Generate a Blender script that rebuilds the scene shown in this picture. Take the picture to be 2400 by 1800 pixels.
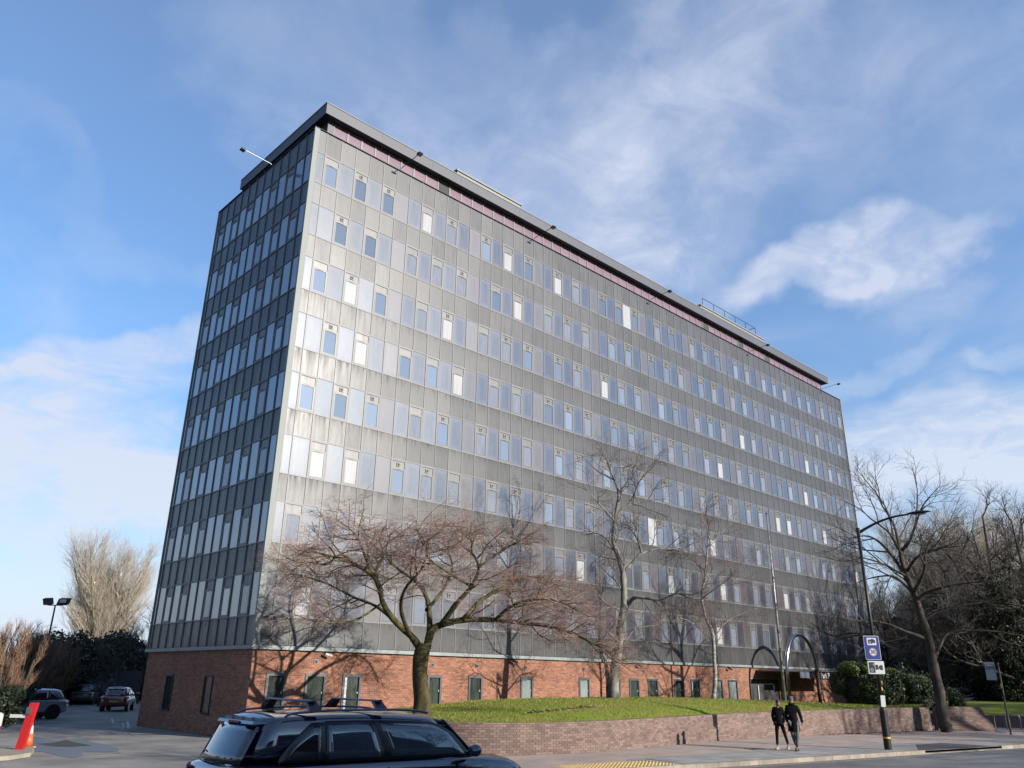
import bpy, math, random
import numpy as np
from mathutils import Vector, Matrix
R = math.radians
random.seed(7)
for o in list(bpy.data.objects): bpy.data.objects.remove(o)
scn = bpy.context.scene
col = scn.collection
# ------------------------------------------------------------------ camera
F_PX = 1857.39; PITCH = .35652; ROLL = .014598; YAW = .758608
CAM = np.array([-15.082, -30.266, 2.268])
def cam_axes():
    cy, sy, cp, sp = math.cos(YAW), math.sin(YAW), math.cos(PITCH), math.sin(PITCH)
    f = np.array([sy*cp, cy*cp, sp]); r = np.array([cy, -sy, 0.]); u = np.cross(r, f)
    cr, sr = math.cos(ROLL), math.sin(ROLL)
    return cr*r+sr*u, -sr*r+cr*u, f
AX = cam_axes()
cd = bpy.data.cameras.new('camera'); cam = bpy.data.objects.new('camera', cd); col.objects.link(cam)
cd.sensor_width = 36; cd.lens = F_PX/2400*36; cd.clip_end = 3000; cd.clip_start = .1
m = Matrix.Identity(4)
for i in range(3):
    m[i][0] = AX[0][i]; m[i][1] = AX[1][i]; m[i][2] = -AX[2][i]; m[i][3] = CAM[i]
cam.matrix_world = m
scn.camera = cam
# ------------------------------------------------------------------ sun and sky
SUN_EL, SUN_AZ = R(18.3), R(180-15.2)       # azimuth clockwise from +Y
sd = bpy.data.lights.new('sun', 'SUN'); sd.energy = 5.0; sd.angle = R(.53); sd.color = (1, .93, .83)
sun = bpy.data.objects.new('sun', sd); col.objects.link(sun)
tos = Vector((math.sin(SUN_AZ)*math.cos(SUN_EL), math.cos(SUN_AZ)*math.cos(SUN_EL), math.sin(SUN_EL)))
sun.rotation_euler = tos.to_track_quat('Z', 'Y').to_euler()
W = bpy.data.worlds.new('World'); scn.world = W; W.use_nodes = True
nt = W.node_tree; nt.nodes.clear()
def nd(t, typ, **kw):
    n = t.nodes.new(typ)
    for k, v in kw.items():
        if k == 'inp':
            for a, b in v.items(): n.inputs[a].default_value = b
        else: setattr(n, k, v)
    return n
class NB:
    """small node builder"""
    def __init__(s, t): s.t = t
    def n(s, typ, **kw): return nd(s.t, typ, **kw)
    def l(s, a, b): s.t.links.new(a, b)
    def put(s, sock, v):
        if hasattr(v, 'is_linked') or hasattr(v, 'links'): s.l(v, sock)
        else: sock.default_value = v
    def m(s, op, a, b=0., c=0., clamp=False):
        n = s.n('ShaderNodeMath', operation=op, use_clamp=clamp)
        s.put(n.inputs[0], a); s.put(n.inputs[1], b); s.put(n.inputs[2], c)
        return n.outputs[0]
    def vm(s, op, a, b=None, scale=None):
        n = s.n('ShaderNodeVectorMath', operation=op)
        s.put(n.inputs[0], a)
        if b is not None: s.put(n.inputs[1], b)
        if scale is not None: s.put(n.inputs['Scale'], scale)
        return n.outputs['Value'] if op in ('DOT_PRODUCT', 'LENGTH', 'DISTANCE') else n.outputs[0]
    def mr(s, v, a, b, c=0., d=1., smooth=True):
        n = s.n('ShaderNodeMapRange', interpolation_type='SMOOTHSTEP' if smooth else 'LINEAR')
        s.put(n.inputs[0], v)
        for i, x in enumerate((a, b, c, d)): n.inputs[i+1].default_value = x
        return n.outputs[0]
    def noise(s, vec, scale, detail=4, rough=.55, dist=0., out=0):
        n = s.n('ShaderNodeTexNoise')
        if vec is not None: s.l(vec, n.inputs['Vector'])
        n.inputs['Scale'].default_value = scale; n.inputs['Detail'].default_value = detail
        n.inputs['Roughness'].default_value = rough; n.inputs['Distortion'].default_value = dist
        return n.outputs[out]
    def mix(s, f, a, b, blend='MIX'):
        n = s.n('ShaderNodeMix', data_type='RGBA', blend_type=blend)
        s.put(n.inputs[0], f)
        for k, v in ((6, a), (7, b)):
            if isinstance(v, (tuple, list)): n.inputs[k].default_value = (*v[:3], 1)
            else: s.l(v, n.inputs[k])
        return n.outputs[2]
    def map(s, vec, scale=(1, 1, 1), rot=(0, 0, 0), loc=(0, 0, 0)):
        n = s.n('ShaderNodeMapping'); s.l(vec, n.inputs[0])
        n.inputs['Scale'].default_value = scale; n.inputs['Rotation'].default_value = rot; n.inputs['Location'].default_value = loc
        return n.outputs[0]
B = NB(nt)
sky = B.n('ShaderNodeTexSky', sky_type='NISHITA', sun_disc=False, sun_elevation=SUN_EL, sun_rotation=SUN_AZ,
          altitude=100, air_density=1.0, dust_density=.6, ozone_density=2.6)
dirv = B.n('ShaderNodeTexCoord').outputs['Generated']
sep = B.n('ShaderNodeSeparateXYZ'); B.l(dirv, sep.inputs[0])
dz = sep.outputs[2]
zz = B.m('ADD', B.m('MAXIMUM', dz, 0.), .12)
cx = B.m('DIVIDE', sep.outputs[0], zz); cyy = B.m('DIVIDE', sep.outputs[1], zz)
comb = B.n('ShaderNodeCombineXYZ'); B.l(cx, comb.inputs[0]); B.l(cyy, comb.inputs[1])
cv = comb.outputs[0]
# streaky cirrus and a few thicker banks, all on one high plane
st = B.map(cv, (1.0, .42, 1), (0, 0, R(-32)))
n1 = B.noise(st, 1.5, 5, .60, .5)
n2 = B.noise(cv, .75, 2, .5, .3)
n3 = B.noise(cv, 5.5, 5, .62, .8)
def pdir(px, py):
    d = AX[0]*(px-1200)/F_PX - AX[1]*(py-900)/F_PX + AX[2]
    return d/np.linalg.norm(d)
nz = B.n('ShaderNodeTexNoise'); B.l(dirv, nz.inputs['Vector']); nz.inputs['Scale'].default_value = 7; nz.inputs['Detail'].default_value = 5
WARP = B.vm('SUBTRACT', nz.outputs['Color'], (.5, .5, .5)); VW = {}
def blob(px, py, rx, ry, rot=0., warp=.05):
    """soft ellipse on the sky about the direction of a photo pixel, radii in radians"""
    d = pdir(px, py); h = np.array([d[1], -d[0], 0]); h /= np.linalg.norm(h); u = np.cross(h, d)
    c, s_ = math.cos(R(rot)), math.sin(R(rot))
    a = (c*h+s_*u); b = (-s_*h+c*u)
    v = VW[warp] if warp in VW else VW.setdefault(warp, B.vm('ADD', dirv, B.vm('SCALE', WARP, scale=warp*4)))
    p = B.m('DIVIDE', B.m('SUBTRACT', B.vm('DOT_PRODUCT', v, tuple(a)), float(a@d)), rx)
    q = B.m('DIVIDE', B.m('SUBTRACT', B.vm('DOT_PRODUCT', v, tuple(b)), float(b@d)), ry)
    r2 = B.m('ADD', B.m('MULTIPLY', p, p), B.m('MULTIPLY', q, q))
    front = B.m('GREATER_THAN', B.vm('DOT_PRODUCT', dirv, tuple(d)), .3)
    return B.m('MULTIPLY', B.mr(r2, 1.25, .0), front)
cir = B.m('MULTIPLY', B.mr(n1, .46, .80), B.mr(n2, .36, .62))
cir = B.m('ADD', B.m('MULTIPLY', B.m('ADD', cir, 0.12), .50), .11)
tot = cir
def add(b, k):
    global tot
    tot = B.m('ADD', tot, B.m('MULTIPLY', b, k))
fine = B.mr(n3, .28, .78, .42, 1.)
for (px, py, rx, ry, rot, k, wp) in [
        (1840, 665, .15, .033, 8, .60, .05), (2060, 610, .11, .030, 24, .52, .055), (1900, 610, .13, .025, 18, .45, .03), (2150, 690, .06, .035, 0, .3, .05),
        (2330, 822, .05, .016, 3, .4, .04), (2030, 850, .08, .022, 24, .28, .06),
        (1600, 330, .34, .18, 35, .34, .12), (1750, 120, .30, .10, 35, .30, .12), (1250, 480, .25, .08, -25, .25, .1),
        (1350, 560, .2, .05, 20, .2, .1), (900, 150, .30, .10, -10, .25, .1), (2050, 330, .25, .12, 20, .22, .1), (1000, 420, .18, .05, -20, .18, .09),
        (330, 820, .16, .028, 14, .75, .035), (150, 880, .16, .02, 6, .5, .035),
        (150, 1040, .38, .085, -8, .72, .06), (430, 1130, .25, .05, -10, .5, .05), (60, 1180, .3, .05, 0, .45, .05),
        (2250, 1030, .32, .07, 4, .85, .035), (2350, 1120, .3, .045, 0, .3, .04), (300, 560, .35, .03, -28, .12, .06)]:
    add(B.m('MULTIPLY', blob(px, py, rx, ry, rot, wp), fine), k)
haze = B.m('MAXIMUM', B.mr(dz, .34, -.05, 0., .55), B.mr(dz, .20, .0, 0., .88))
tot = B.m('MINIMUM', B.m('ADD', tot, haze), .95)
skyc = B.mix(1., sky.outputs[0], B.mix(B.mr(dz, .0, .42), (.90, .97, 1.10), (.80, 1.28, 1.60)), 'MULTIPLY')
cloudc = B.mix(B.mr(dz, 0., .5), (5.0, 5.6, 6.5), (4.3, 4.75, 5.9))
final = B.mix(tot, skyc, cloudc)
bg = B.n('ShaderNodeBackground'); B.l(final, bg.inputs[0]); bg.inputs[1].default_value = .070
wo = B.n('ShaderNodeOutputWorld'); B.l(bg.outputs[0], wo.inputs[0])
W.cycles.sampling_method = 'MANUAL'; W.cycles.sample_map_resolution = 256
scn.view_settings.view_transform = 'Standard'; scn.view_settings.look = 'None'
scn.view_settings.exposure = 1.1; scn.view_settings.gamma = 1.
scn.view_settings.use_curve_mapping = False
scn.render.engine = 'CYCLES'
scn.cycles.max_bounces = 6; scn.cycles.transparent_max_bounces = 8
# ------------------------------------------------------------------ helpers: a photo pixel to a point of the place
def ray(px, py):
    return pdir(px, py)
def G(px, py, z=0.):
    d = ray(px, py); return CAM + d*((z-CAM[2])/d[2])
def PY(px, py, y=0.):
    d = ray(px, py); return CAM + d*((y-CAM[1])/d[1])
def D(px, py, dist):
    d = ray(px, py); return CAM + d*(dist/math.hypot(d[0], d[1]))
def at(px, py, ref, off=0.):
    """point on the upright plane through ref square to the sight line, moved off metres away from us"""
    h = np.array([ref[0]-CAM[0], ref[1]-CAM[1], 0.]); dd = np.linalg.norm(h); h /= dd
    d = ray(px, py); return CAM + d*((dd+off)/float(d@h))
# ------------------------------------------------------------------ helpers: meshes and objects
class MB:
    def __init__(s): s.v = []; s.f = []; s.uv = {}; s.mi = {}; s.cur = 0
    def add(s, vs, fs, uvs=None, mi=None):
        b = len(s.v); s.v += [tuple(map(float, p)) for p in vs]
        for k, f in enumerate(fs):
            if uvs and uvs[k]: s.uv[len(s.f)] = uvs[k]
            if mi: s.mi[len(s.f)] = mi
            s.f.append(tuple(b+i for i in f))
        return s
    def box(s, x0, x1, y0, y1, z0, z1, uv=False, mi=None):
        vs = [(x0, y0, z0), (x1, y0, z0), (x1, y1, z0), (x0, y1, z0), (x0, y0, z1), (x1, y0, z1), (x1, y1, z1), (x0, y1, z1)]
        fs = [(0, 1, 5, 4), (1, 2, 6, 5), (2, 3, 7, 6), (3, 0, 4, 7), (4, 5, 6, 7), (3, 2, 1, 0)]
        return s.add(vs, fs, [[(0, 0), (1, 0), (1, 1), (0, 1)]]+[None]*5 if uv else None, mi)
    def obox(s, c, ex, ey, ez, mi=None):
        """box from its centre and three half-axis vectors"""
        c, ex, ey, ez = map(np.array, (c, ex, ey, ez))
        vs = [c+a*ex+b*ey+d*ez for d in (-1, 1) for a, b in ((-1, -1), (1, -1), (1, 1), (-1, 1))]
        return s.add(vs, [(0, 1, 5, 4), (1, 2, 6, 5), (2, 3, 7, 6), (3, 0, 4, 7), (4, 5, 6, 7), (3, 2, 1, 0)], None, mi)
    def tube(s, pts, rad, k=8, cap=True, mi=None):
        pts = [np.array(p, float) for p in pts]
        if not hasattr(rad, '__len__'): rad = [rad]*len(pts)
        n = len(pts); b = len(s.v); up = None; vs = []
        for i, p in enumerate(pts):
            t = pts[min(i+1, n-1)]-pts[max(i-1, 0)]; t = t/(np.linalg.norm(t)+1e-12)
            if up is None:
                a = np.array([0, 0, 1.]) if abs(t[2]) < .9 else np.array([1., 0, 0]); up = np.cross(t, a)
            up = up-t*(up@t); up /= np.linalg.norm(up)+1e-12; w = np.cross(t, up)
            for j in range(k):
                an = 2*math.pi*j/k; vs.append(p+rad[i]*(math.cos(an)*up+math.sin(an)*w))
        fs = [(i*k+j, i*k+(j+1) % k, (i+1)*k+(j+1) % k, (i+1)*k+j) for i in range(n-1) for j in range(k)]
        if cap: fs += [tuple(range(k-1, -1, -1)), tuple((n-1)*k+j for j in range(k))]
        return s.add(vs, fs, None, mi)
    def cyl(s, p, r, h, k=16, mi=None): return s.tube([p, (p[0], p[1], p[2]+h)], r, k, True, mi)
    def loft(s, rings, closed=True, caps=True, mi=None):
        k = len(rings[0]); n = len(rings); vs = [p for r in rings for p in r]
        kk = k if closed else k-1
        fs = [(i*k+j, i*k+(j+1) % k, (i+1)*k+(j+1) % k, (i+1)*k+j) for i in range(n-1) for j in range(kk)]
        if caps and closed: fs += [tuple(range(k-1, -1, -1)), tuple((n-1)*k+j for j in range(k))]
        return s.add(vs, fs, None, mi)
    def grid(s, P, mi=None, flip=False):
        n, k = len(P), len(P[0]); vs = [p for r in P for p in r]
        fs = [(i*k+j, i*k+j+1, (i+1)*k+j+1, (i+1)*k+j) for i in range(n-1) for j in range(k-1)]
        if flip: fs = [f[::-1] for f in fs]
        return s.add(vs, fs, None, mi)
    def sphere(s, c, r, n=10, m_=6, sc=(1, 1, 1), mi=None):
        rings = [[(c[0]+r*sc[0]*math.sin(math.pi*i/m_)*math.cos(2*math.pi*j/n), c[1]+r*sc[1]*math.sin(math.pi*i/m_)*math.sin(2*math.pi*j/n),
                   c[2]-r*sc[2]*math.cos(math.pi*i/m_)) for j in range(n)] for i in range(1, m_)]
        return s.loft(rings, mi=mi)
    def mesh(s, name, mats, smooth=False):
        me = bpy.data.meshes.new(name); me.from_pydata(s.v, [], s.f)
        for mt in (mats if isinstance(mats, (list, tuple)) else [mats]): me.materials.append(mt)
        if s.uv:
            ul = me.uv_layers.new(name='uv')
            for fi, uv in s.uv.items():
                p = me.polygons[fi]
                for k, li in enumerate(p.loop_indices): ul.data[li].uv = uv[k]
        for fi, mi in s.mi.items(): me.polygons[fi].material_index = mi
        if smooth: me.shade_smooth()
        return me
    def build(s, name, mat, parent=None, smooth=False, **kw):
        return link(name, s.mesh(name, mat, smooth), parent, **kw)
def link(name, me, parent=None, loc=None, rz=None, label=None, cat=None, group=None, kind=None):
    o = bpy.data.objects.new(name, me); col.objects.link(o)
    if parent is not None: o.parent = parent
    if loc is not None: o.location = loc
    if rz is not None: o.rotation_euler = (0, 0, rz)
    return tag(o, label, cat, group, kind)
def tag(o, label=None, cat=None, group=None, kind=None):
    if label: o['label'] = label
    if cat: o['category'] = cat
    if group: o['group'] = group
    if kind: o['kind'] = kind
    return o
def thing(name, label, cat, loc=(0, 0, 0), rz=0., group=None):
    return link(name, None, None, tuple(map(float, loc)), rz, label, cat, group)
def copy_tree(o, parent=None):
    c = o.copy(); col.objects.link(c)
    if parent is not None: c.parent = parent
    for ch in list(o.children): copy_tree(ch, c)
    return c
def np_mesh(name, V, Fq, mats, smooth=False):
    me = bpy.data.meshes.new(name); k = Fq.shape[1]
    me.vertices.add(len(V)); me.vertices.foreach_set('co', np.ascontiguousarray(V, dtype=np.float32).ravel())
    me.loops.add(Fq.size); me.loops.foreach_set('vertex_index', Fq.astype(np.int32).ravel())
    me.polygons.add(len(Fq)); me.polygons.foreach_set('loop_start', np.arange(0, Fq.size, k, dtype=np.int32))
    me.polygons.foreach_set('loop_total', np.full(len(Fq), k, dtype=np.int32))
    me.update(calc_edges=True); me.validate()
    for mt in (mats if isinstance(mats, (list, tuple)) else [mats]): me.materials.append(mt)
    if smooth: me.shade_smooth()
    return me
def seg_arrays(segs, k=3):
    """many thin tapering segments -> open prisms; segs rows: p0(3) p1(3) r0 r1"""
    S = np.array(segs, float); p0, p1, r0, r1 = S[:, :3], S[:, 3:6], S[:, 6:7], S[:, 7:8]
    t = p1-p0; t /= np.linalg.norm(t, axis=1, keepdims=True)+1e-9
    a = np.where(np.abs(t[:, 2:3]) < .9, np.array([[0, 0, 1.]]), np.array([[1., 0, 0]]))
    u = np.cross(t, a); u /= np.linalg.norm(u, axis=1, keepdims=True)+1e-9; w = np.cross(t, u)
    V = []
    for p, r in ((p0, r0), (p1, r1)):
        for j in range(k):
            an = 2*math.pi*j/k; V.append(p+r*(math.cos(an)*u+math.sin(an)*w))
    V = np.stack(V, 1).reshape(-1, 3); b = np.arange(len(S))[:, None]*2*k
    Fq = np.concatenate([b+np.array([[j, (j+1) % k, k+(j+1) % k, k+j]]) for j in range(k)], 0)
    return V, Fq
# ------------------------------------------------------------------ materials
MATS = {}
def pmat(name, c, rough=.6, metal=0., spec=.5, c2=None, nscale=3., bump=0., bscale=None, coat=0., emit=None, rnd=0., stretch=(1, 1, 1), alb=.48):
    c = tuple(x*alb for x in c[:3]); c2 = tuple(x*alb for x in c2[:3]) if c2 is not None else None
    mt = bpy.data.materials.new(name); mt.use_nodes = True; t = mt.node_tree
    b = NB(t); p = t.nodes['Principled BSDF']
    p.inputs['Roughness'].default_value = rough; p.inputs['Metallic'].default_value = metal
    p.inputs['Specular IOR Level'].default_value = spec; p.inputs['Coat Weight'].default_value = coat; p.inputs['Coat Roughness'].default_value = .04
    geo = b.n('ShaderNodeNewGeometry'); pos = geo.outputs['Position']
    if stretch != (1, 1, 1): pos = b.map(pos, stretch)
    cc = None
    if c2 is not None:
        f = b.mr(b.noise(pos, nscale, 6, .6), .3, .7)
        cc = b.mix(f, c, c2)
    if rnd:
        oi = b.n('ShaderNodeObjectInfo')
        s_ = b.m('FRACT', b.m('ADD', oi.outputs['Random'], geo.outputs['Random Per Island']))
        k = b.m('ADD', b.m('MULTIPLY', s_, 2*rnd), 1-rnd)
        base = cc if cc is not None else c
        mm = b.n('ShaderNodeVectorMath', operation='SCALE')
        if cc is not None: b.l(cc, mm.inputs[0])
        else: mm.inputs[0].default_value = c[:3]
        b.l(k, mm.inputs['Scale']); cc = mm.outputs[0]
    if cc is not None: b.l(cc, p.inputs['Base Color'])
    else: p.inputs['Base Color'].default_value = (*c[:3], 1)
    if bump:
        bn = b.n('ShaderNodeBump'); bn.inputs['Strength'].default_value = bump; bn.inputs['Distance'].default_value = .02
        b.l(b.noise(pos, bscale or nscale*6, 5, .6), bn.inputs['Height']); b.l(bn.outputs[0], p.inputs['Normal'])
    if emit: p.inputs['Emission Color'].default_value = (*emit[:3], 1); p.inputs['Emission Strength'].default_value = emit[3]
    MATS[name] = mt
    return mt
def panel_mat(name, c, rough, spec, grime, dust, metal=0., tint_rnd=.08, ior=1.5, coat=0., cior=1.5):
    """flat cladding sheet: slight per-sheet tone, rain grime hanging from its top edge, dusty rim"""
    mt = bpy.data.materials.new(name); mt.use_nodes = True; b = NB(mt.node_tree); p = mt.node_tree.nodes['Principled BSDF']
    geo = b.n('ShaderNodeNewGeometry'); pos = geo.outputs['Position']; oi = b.n('ShaderNodeObjectInfo')
    rn = b.m('FRACT', b.m('ADD', oi.outputs['Random'], geo.outputs['Random Per Island']))
    uv = b.n('ShaderNodeUVMap', uv_map='uv'); su = b.n('ShaderNodeSeparateXYZ'); b.l(uv.outputs[0], su.inputs[0])
    sp = b.n('ShaderNodeSeparateXYZ'); b.l(pos, sp.inputs[0])
    k = b.m('ADD', b.m('MULTIPLY', rn, 2*tint_rnd), 1-tint_rnd)
    base = b.n('ShaderNodeVectorMath', operation='SCALE'); base.inputs[0].default_value = c; b.l(k, base.inputs['Scale']); cc = base.outputs[0]
    dirt = b.noise(b.map(pos, (5.5, 5.5, .55)), 1.0, 6, .65)
    if grime:
        # stronger on the lower storeys, where the sill drip has never been washed
        low = b.mr(sp.outputs[2], 23., 15., 0., 1.)
        top = b.m('POWER', su.outputs[1], 3.2)
        g = b.m('MULTIPLY', b.m('MULTIPLY', top, b.mr(dirt, .36, .72, .1, 1.)), b.m('MULTIPLY', low, grime), clamp=True)
        cc = b.mix(g, cc, (.012, .011, .010))
        cc = b.mix(b.m('MULTIPLY', b.mr(b.noise(pos, .6, 5), .5, .75), .22), cc, (.022, .022, .022))
        rim = b.m('MULTIPLY', b.mr(b.m('ABSOLUTE', b.m('SUBTRACT', su.outputs[0], .5)), .38, .5), .35)
        cc = b.mix(rim, cc, (.075, .075, .074))
    if dust:
        ex = b.m('ABSOLUTE', b.m('SUBTRACT', su.outputs[0], .5)); ey = b.m('ABSOLUTE', b.m('SUBTRACT', su.outputs[1], .5))
        e = b.m('MAXIMUM', b.mr(ex, .2, .5), b.mr(ey, .3, .5))
        f = b.m('MULTIPLY', b.m('ADD', b.m('MULTIPLY', e, .6), b.m('MULTIPLY', b.mr(dirt, .4, .75), .45)), dust, clamp=True)
        cc = b.mix(f, cc, (.055, .052, .068))
        scr = b.mr(b.noise(b.map(pos, (3, 3, 1.4), (0, 0, 0)), 3.2, 8, .75, 1.5), .66, .74, 0, .5)
        cc = b.mix(scr, cc, (.2, .2, .21))
        b.l(b.m('ADD', b.m('MULTIPLY', f, .18), rough), p.inputs['Roughness'])
    else: p.inputs['Roughness'].default_value = rough
    if grime:
        b.l(b.m('ADD', b.m('MULTIPLY', b.mr(dirt, .3, .7), .12), rough-.05), p.inputs['Roughness'])
    b.l(cc, p.inputs['Base Color']); p.inputs['Specular IOR Level'].default_value = spec; p.inputs['Metallic'].default_value = metal; p.inputs['IOR'].default_value = ior; p.inputs['Coat Weight'].default_value = coat; p.inputs['Coat Roughness'].default_value = .05; p.inputs['Coat IOR'].default_value = cior
    if grime: b.l(b.m('MULTIPLY', b.m('SUBTRACT', 1., b.m('MULTIPLY', g, .8)), spec), p.inputs['Specular IOR Level'])
    # sheets are not dead flat: a broad soft wave plus a small tilt of each one
    bn = b.n('ShaderNodeBump'); bn.inputs['Strength'].default_value = .25; bn.inputs['Distance'].default_value = .012
    b.l(b.noise(pos, 1.1, 2), bn.inputs['Height'])
    w = b.n('ShaderNodeTexWhiteNoise', noise_dimensions='1D'); b.l(rn, w.inputs['W'])
    tilt = b.vm('SCALE', b.vm('SUBTRACT', w.outputs['Color'], (.5, .5, .5)), scale=.030)
    nn = b.vm('NORMALIZE', b.vm('ADD', bn.outputs[0], tilt))
    b.l(nn, p.inputs['Normal'])
    return mt
M_SPAN = panel_mat('spandrel_sheet', (.027, .0265, .028), .42, .56, .9, 0, tint_rnd=.16, coat=.07)
M_GLAZ = panel_mat('blue_grey_glass', (.017, .018, .030), .36, .55, 0, .5, tint_rnd=.15, coat=.9, cior=2.1)
M_DARK = panel_mat('brown_grey_glass', (.034, .026, .029), .42, .6, 0, .5, tint_rnd=.14, coat=.7, cior=1.9)
M_HEAD = panel_mat('window_head_sheet', (.06, .059, .059), .42, .6, .25, 0)
M_ALU = pmat('grey_aluminium', (.19, .19, .195), .5, .1, .5, rnd=.06)
M_TRIM = pmat('pale_corner_trim', (.30, .32, .31), .6, 0., .3)
M_FLASH = pmat('weathered_flashing', (.34, .38, .38), .5, .2, .4, c2=(.26, .30, .31), nscale=1.5)
M_FRAME = pmat('dark_window_frame', (.13, .13, .135), .4, .3)
M_FRAMEG = pmat('ground_window_frame', (.085, .09, .105), .45, .1)
M_CLEAR = pmat('clear_pane', (.20, .225, .29), .06, 0., 1.0, rnd=.35)
M_CLEAR.node_tree.nodes['Principled BSDF'].inputs['IOR'].default_value = 1.9
M_BLIND = pmat('pane_with_white_blind', (.60, .60, .61), .2, 0., .6, c2=(.42, .42, .44), nscale=1.2, stretch=(16, 16, .3))
M_HALF = pmat('pane_with_net_curtain', (.30, .31, .35), .12, 0., .9, c2=(.20, .22, .28), nscale=2., stretch=(14, 14, .5))
M_DPANE = pmat('dark_ground_pane', (.035, .042, .04), .06, 0., .9, c2=(.07, .09, .075), nscale=1.2, stretch=(6, 6, 1))
M_LPANE = pmat('pale_ground_pane', (.33, .37, .36), .12, 0., .8, c2=(.24, .29, .28), nscale=2.)
M_PINK = pmat('pink_film_glass', (.30, .20, .255), .22, 0., .7, rnd=.08)
M_CORE = pmat('wall_core', (.05, .05, .055), .8)
M_ROOFM = pmat('fascia_metal', (.105, .11, .132), .5, .1, .4, rnd=.04)
M_DKMET = pmat('dark_metal', (.03, .03, .035), .5, 0., .25)
M_WHITE = pmat('white_paint', (.75, .75, .74), .45)
M_PLANT = pmat('plant_room_sheet', (.30, .30, .29), .55, .1, c2=(.24, .24, .235), nscale=1)
M_MORTAR = pmat('mortar', (.52, .40, .31), .95, c2=(.34, .26, .22), nscale=2)
M_BRICK = pmat('red_brick', (.40, .165, .092), .85, rnd=.34, c2=(.29, .112, .066), nscale=.6, bump=.3, bscale=60)
M_WBRICK = pmat('plum_brick', (.27, .178, .145), .85, rnd=.32, c2=(.19, .125, .105), nscale=.8, bump=.3, bscale=60)
M_WMORT = pmat('grey_mortar', (.26, .19, .16), .95)
MOD, OFFR, OFFL, MODL = .86, .654, .756, .8801
Z0, ZT = 3.388, 27.696
LENX, LENY = 56.865, 10.82
S0, WH, SH, SB = 1.289, 1.717, 1.168, 1.106
rows = []                                   # (kind, z0, z1, index) from the top down
z = ZT; rows.append(('s', z-S0, z, 0)); z -= S0
for k in range(8):
    rows.append(('w', z-WH, z, k)); z -= WH
    h = SH if k < 7 else z-Z0
    rows.append(('s', z-h, z, k+1)); z -= h
building = thing('office_block', 'nine storey office block of grey panels above a red brick ground floor', 'office block')
# solid core, so that nothing is paper-thin
MB().box(.14, LENX-.14, .14, LENY-.1, 0., ZT-.06).build('core', M_CORE, building)
mesh_cache = {}
def panel_mesh(w, h, mat, kind):
    key = (round(w, 3), round(h, 3), mat.name)
    if key not in mesh_cache:
        g = .016
        mesh_cache[key] = MB().box(g, w-g, 0., .05, g, h-g, uv=True).mesh(kind, mat)
    return mesh_cache[key]
def face_cells():
    c = []
    e = [.229]+[OFFR+i*MOD for i in range(66)]+[LENX-.06]
    for i in range(67): c.append(('R', i-1, e[i], e[i+1]))
    e = [.10]+[OFFL+i*MODL for i in range(12)]+[LENY-.04]
    for i in range(13): c.append(('L', i-1, e[i], e[i+1]))
    return c
def cell_kind(face, c, r):
    """what fills a storey-high bay: W window, D brown sheet, P blue sheet"""
    if face == 'R':
        if c < 0 or c > 64: return 'P'
        if face == 'R' and (r, c) in ((0, 27), (5, 29)): return 'X'
        bay, k = divmod(c, 6)
        return ('WPWPWD' if (bay+r) % 2 == 0 else 'PWPWPD')[k]
    if c < 0 or c > 10: return 'P'
    pat = 'PWPWPPWPWPW' if r % 2 == 0 else 'WPWPWPPWPWP'
    return pat[c]
def place(face, u0, u1, z, y=0.):
    """location and turn for something drawn with x across, -y outward"""
    return ((u0, y, z), 0.) if face == 'R' else ((y, u1, z), -math.pi/2)
rngw = random.Random(11)
# window meshes
def window_meshes(w):
    key = ('win', round(w, 3))
    if key in mesh_cache: return mesh_cache[key]
    f = MB(); t = .055; g = .016
    f.box(g, g+t, -.02, .06, g, WH-g).box(w-g-t, w-g, -.02, .06, g, WH-g).box(g+t, w-g-t, -.02, .06, g, g+t).box(g+t, w-g-t, -.02, .06, WH-g-t, WH-g)
    f.box(g+t, w-g-t, -.012, .06, WH-.46, WH-.415)
    s_ = MB(); a = g+t+.004; zt = WH-.464; q = .05      # opening sash
    s_.box(a, a+q, -.026, .02, g+t+.004, zt).box(w-a-q, w-a, -.026, .02, g+t+.004, zt).box(a+q, w-a-q, -.026, .02, g+t+.004, g+t+q).box(a+q, w-a-q, -.026, .02, zt-q, zt)
    h = MB().box(g+t, w-g-t, .012, .05, WH-.415, WH-g-t, uv=True)
    tb = MB().box(w*.34, w*.62, -.040, -.015, WH-.485, WH-.462)
    mesh_cache[key] = (f.mesh('window', M_ALU), s_.mesh('sash', M_FRAME), h.mesh('header_panel', M_HEAD), tb.mesh('trickle_vent', M_FRAME))
    return mesh_cache[key]
vent_me = MB().box(-.095, .095, -.03, .01, -.095, .095).tube([(0, -.032, 0), (0, -.05, 0)], [.06, .06], 12, mi=1).mesh('vent', [M_TRIM, M_DKMET])
def pane_mesh(w, mat):
    key = ('pane', round(w, 3), mat.name)
    if key not in mesh_cache:
        a = .016+.055+.054
        mesh_cache[key] = MB().box(a, w-a, -.004, .02, .016+.055+.05, WH-.464-.05).mesh('pane', mat)
    return mesh_cache[key]
spans, glaz, dark = [], [], []
bright = {(0, 4): 0, (2, 4): 1, (1, 4+0): 0}
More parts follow.
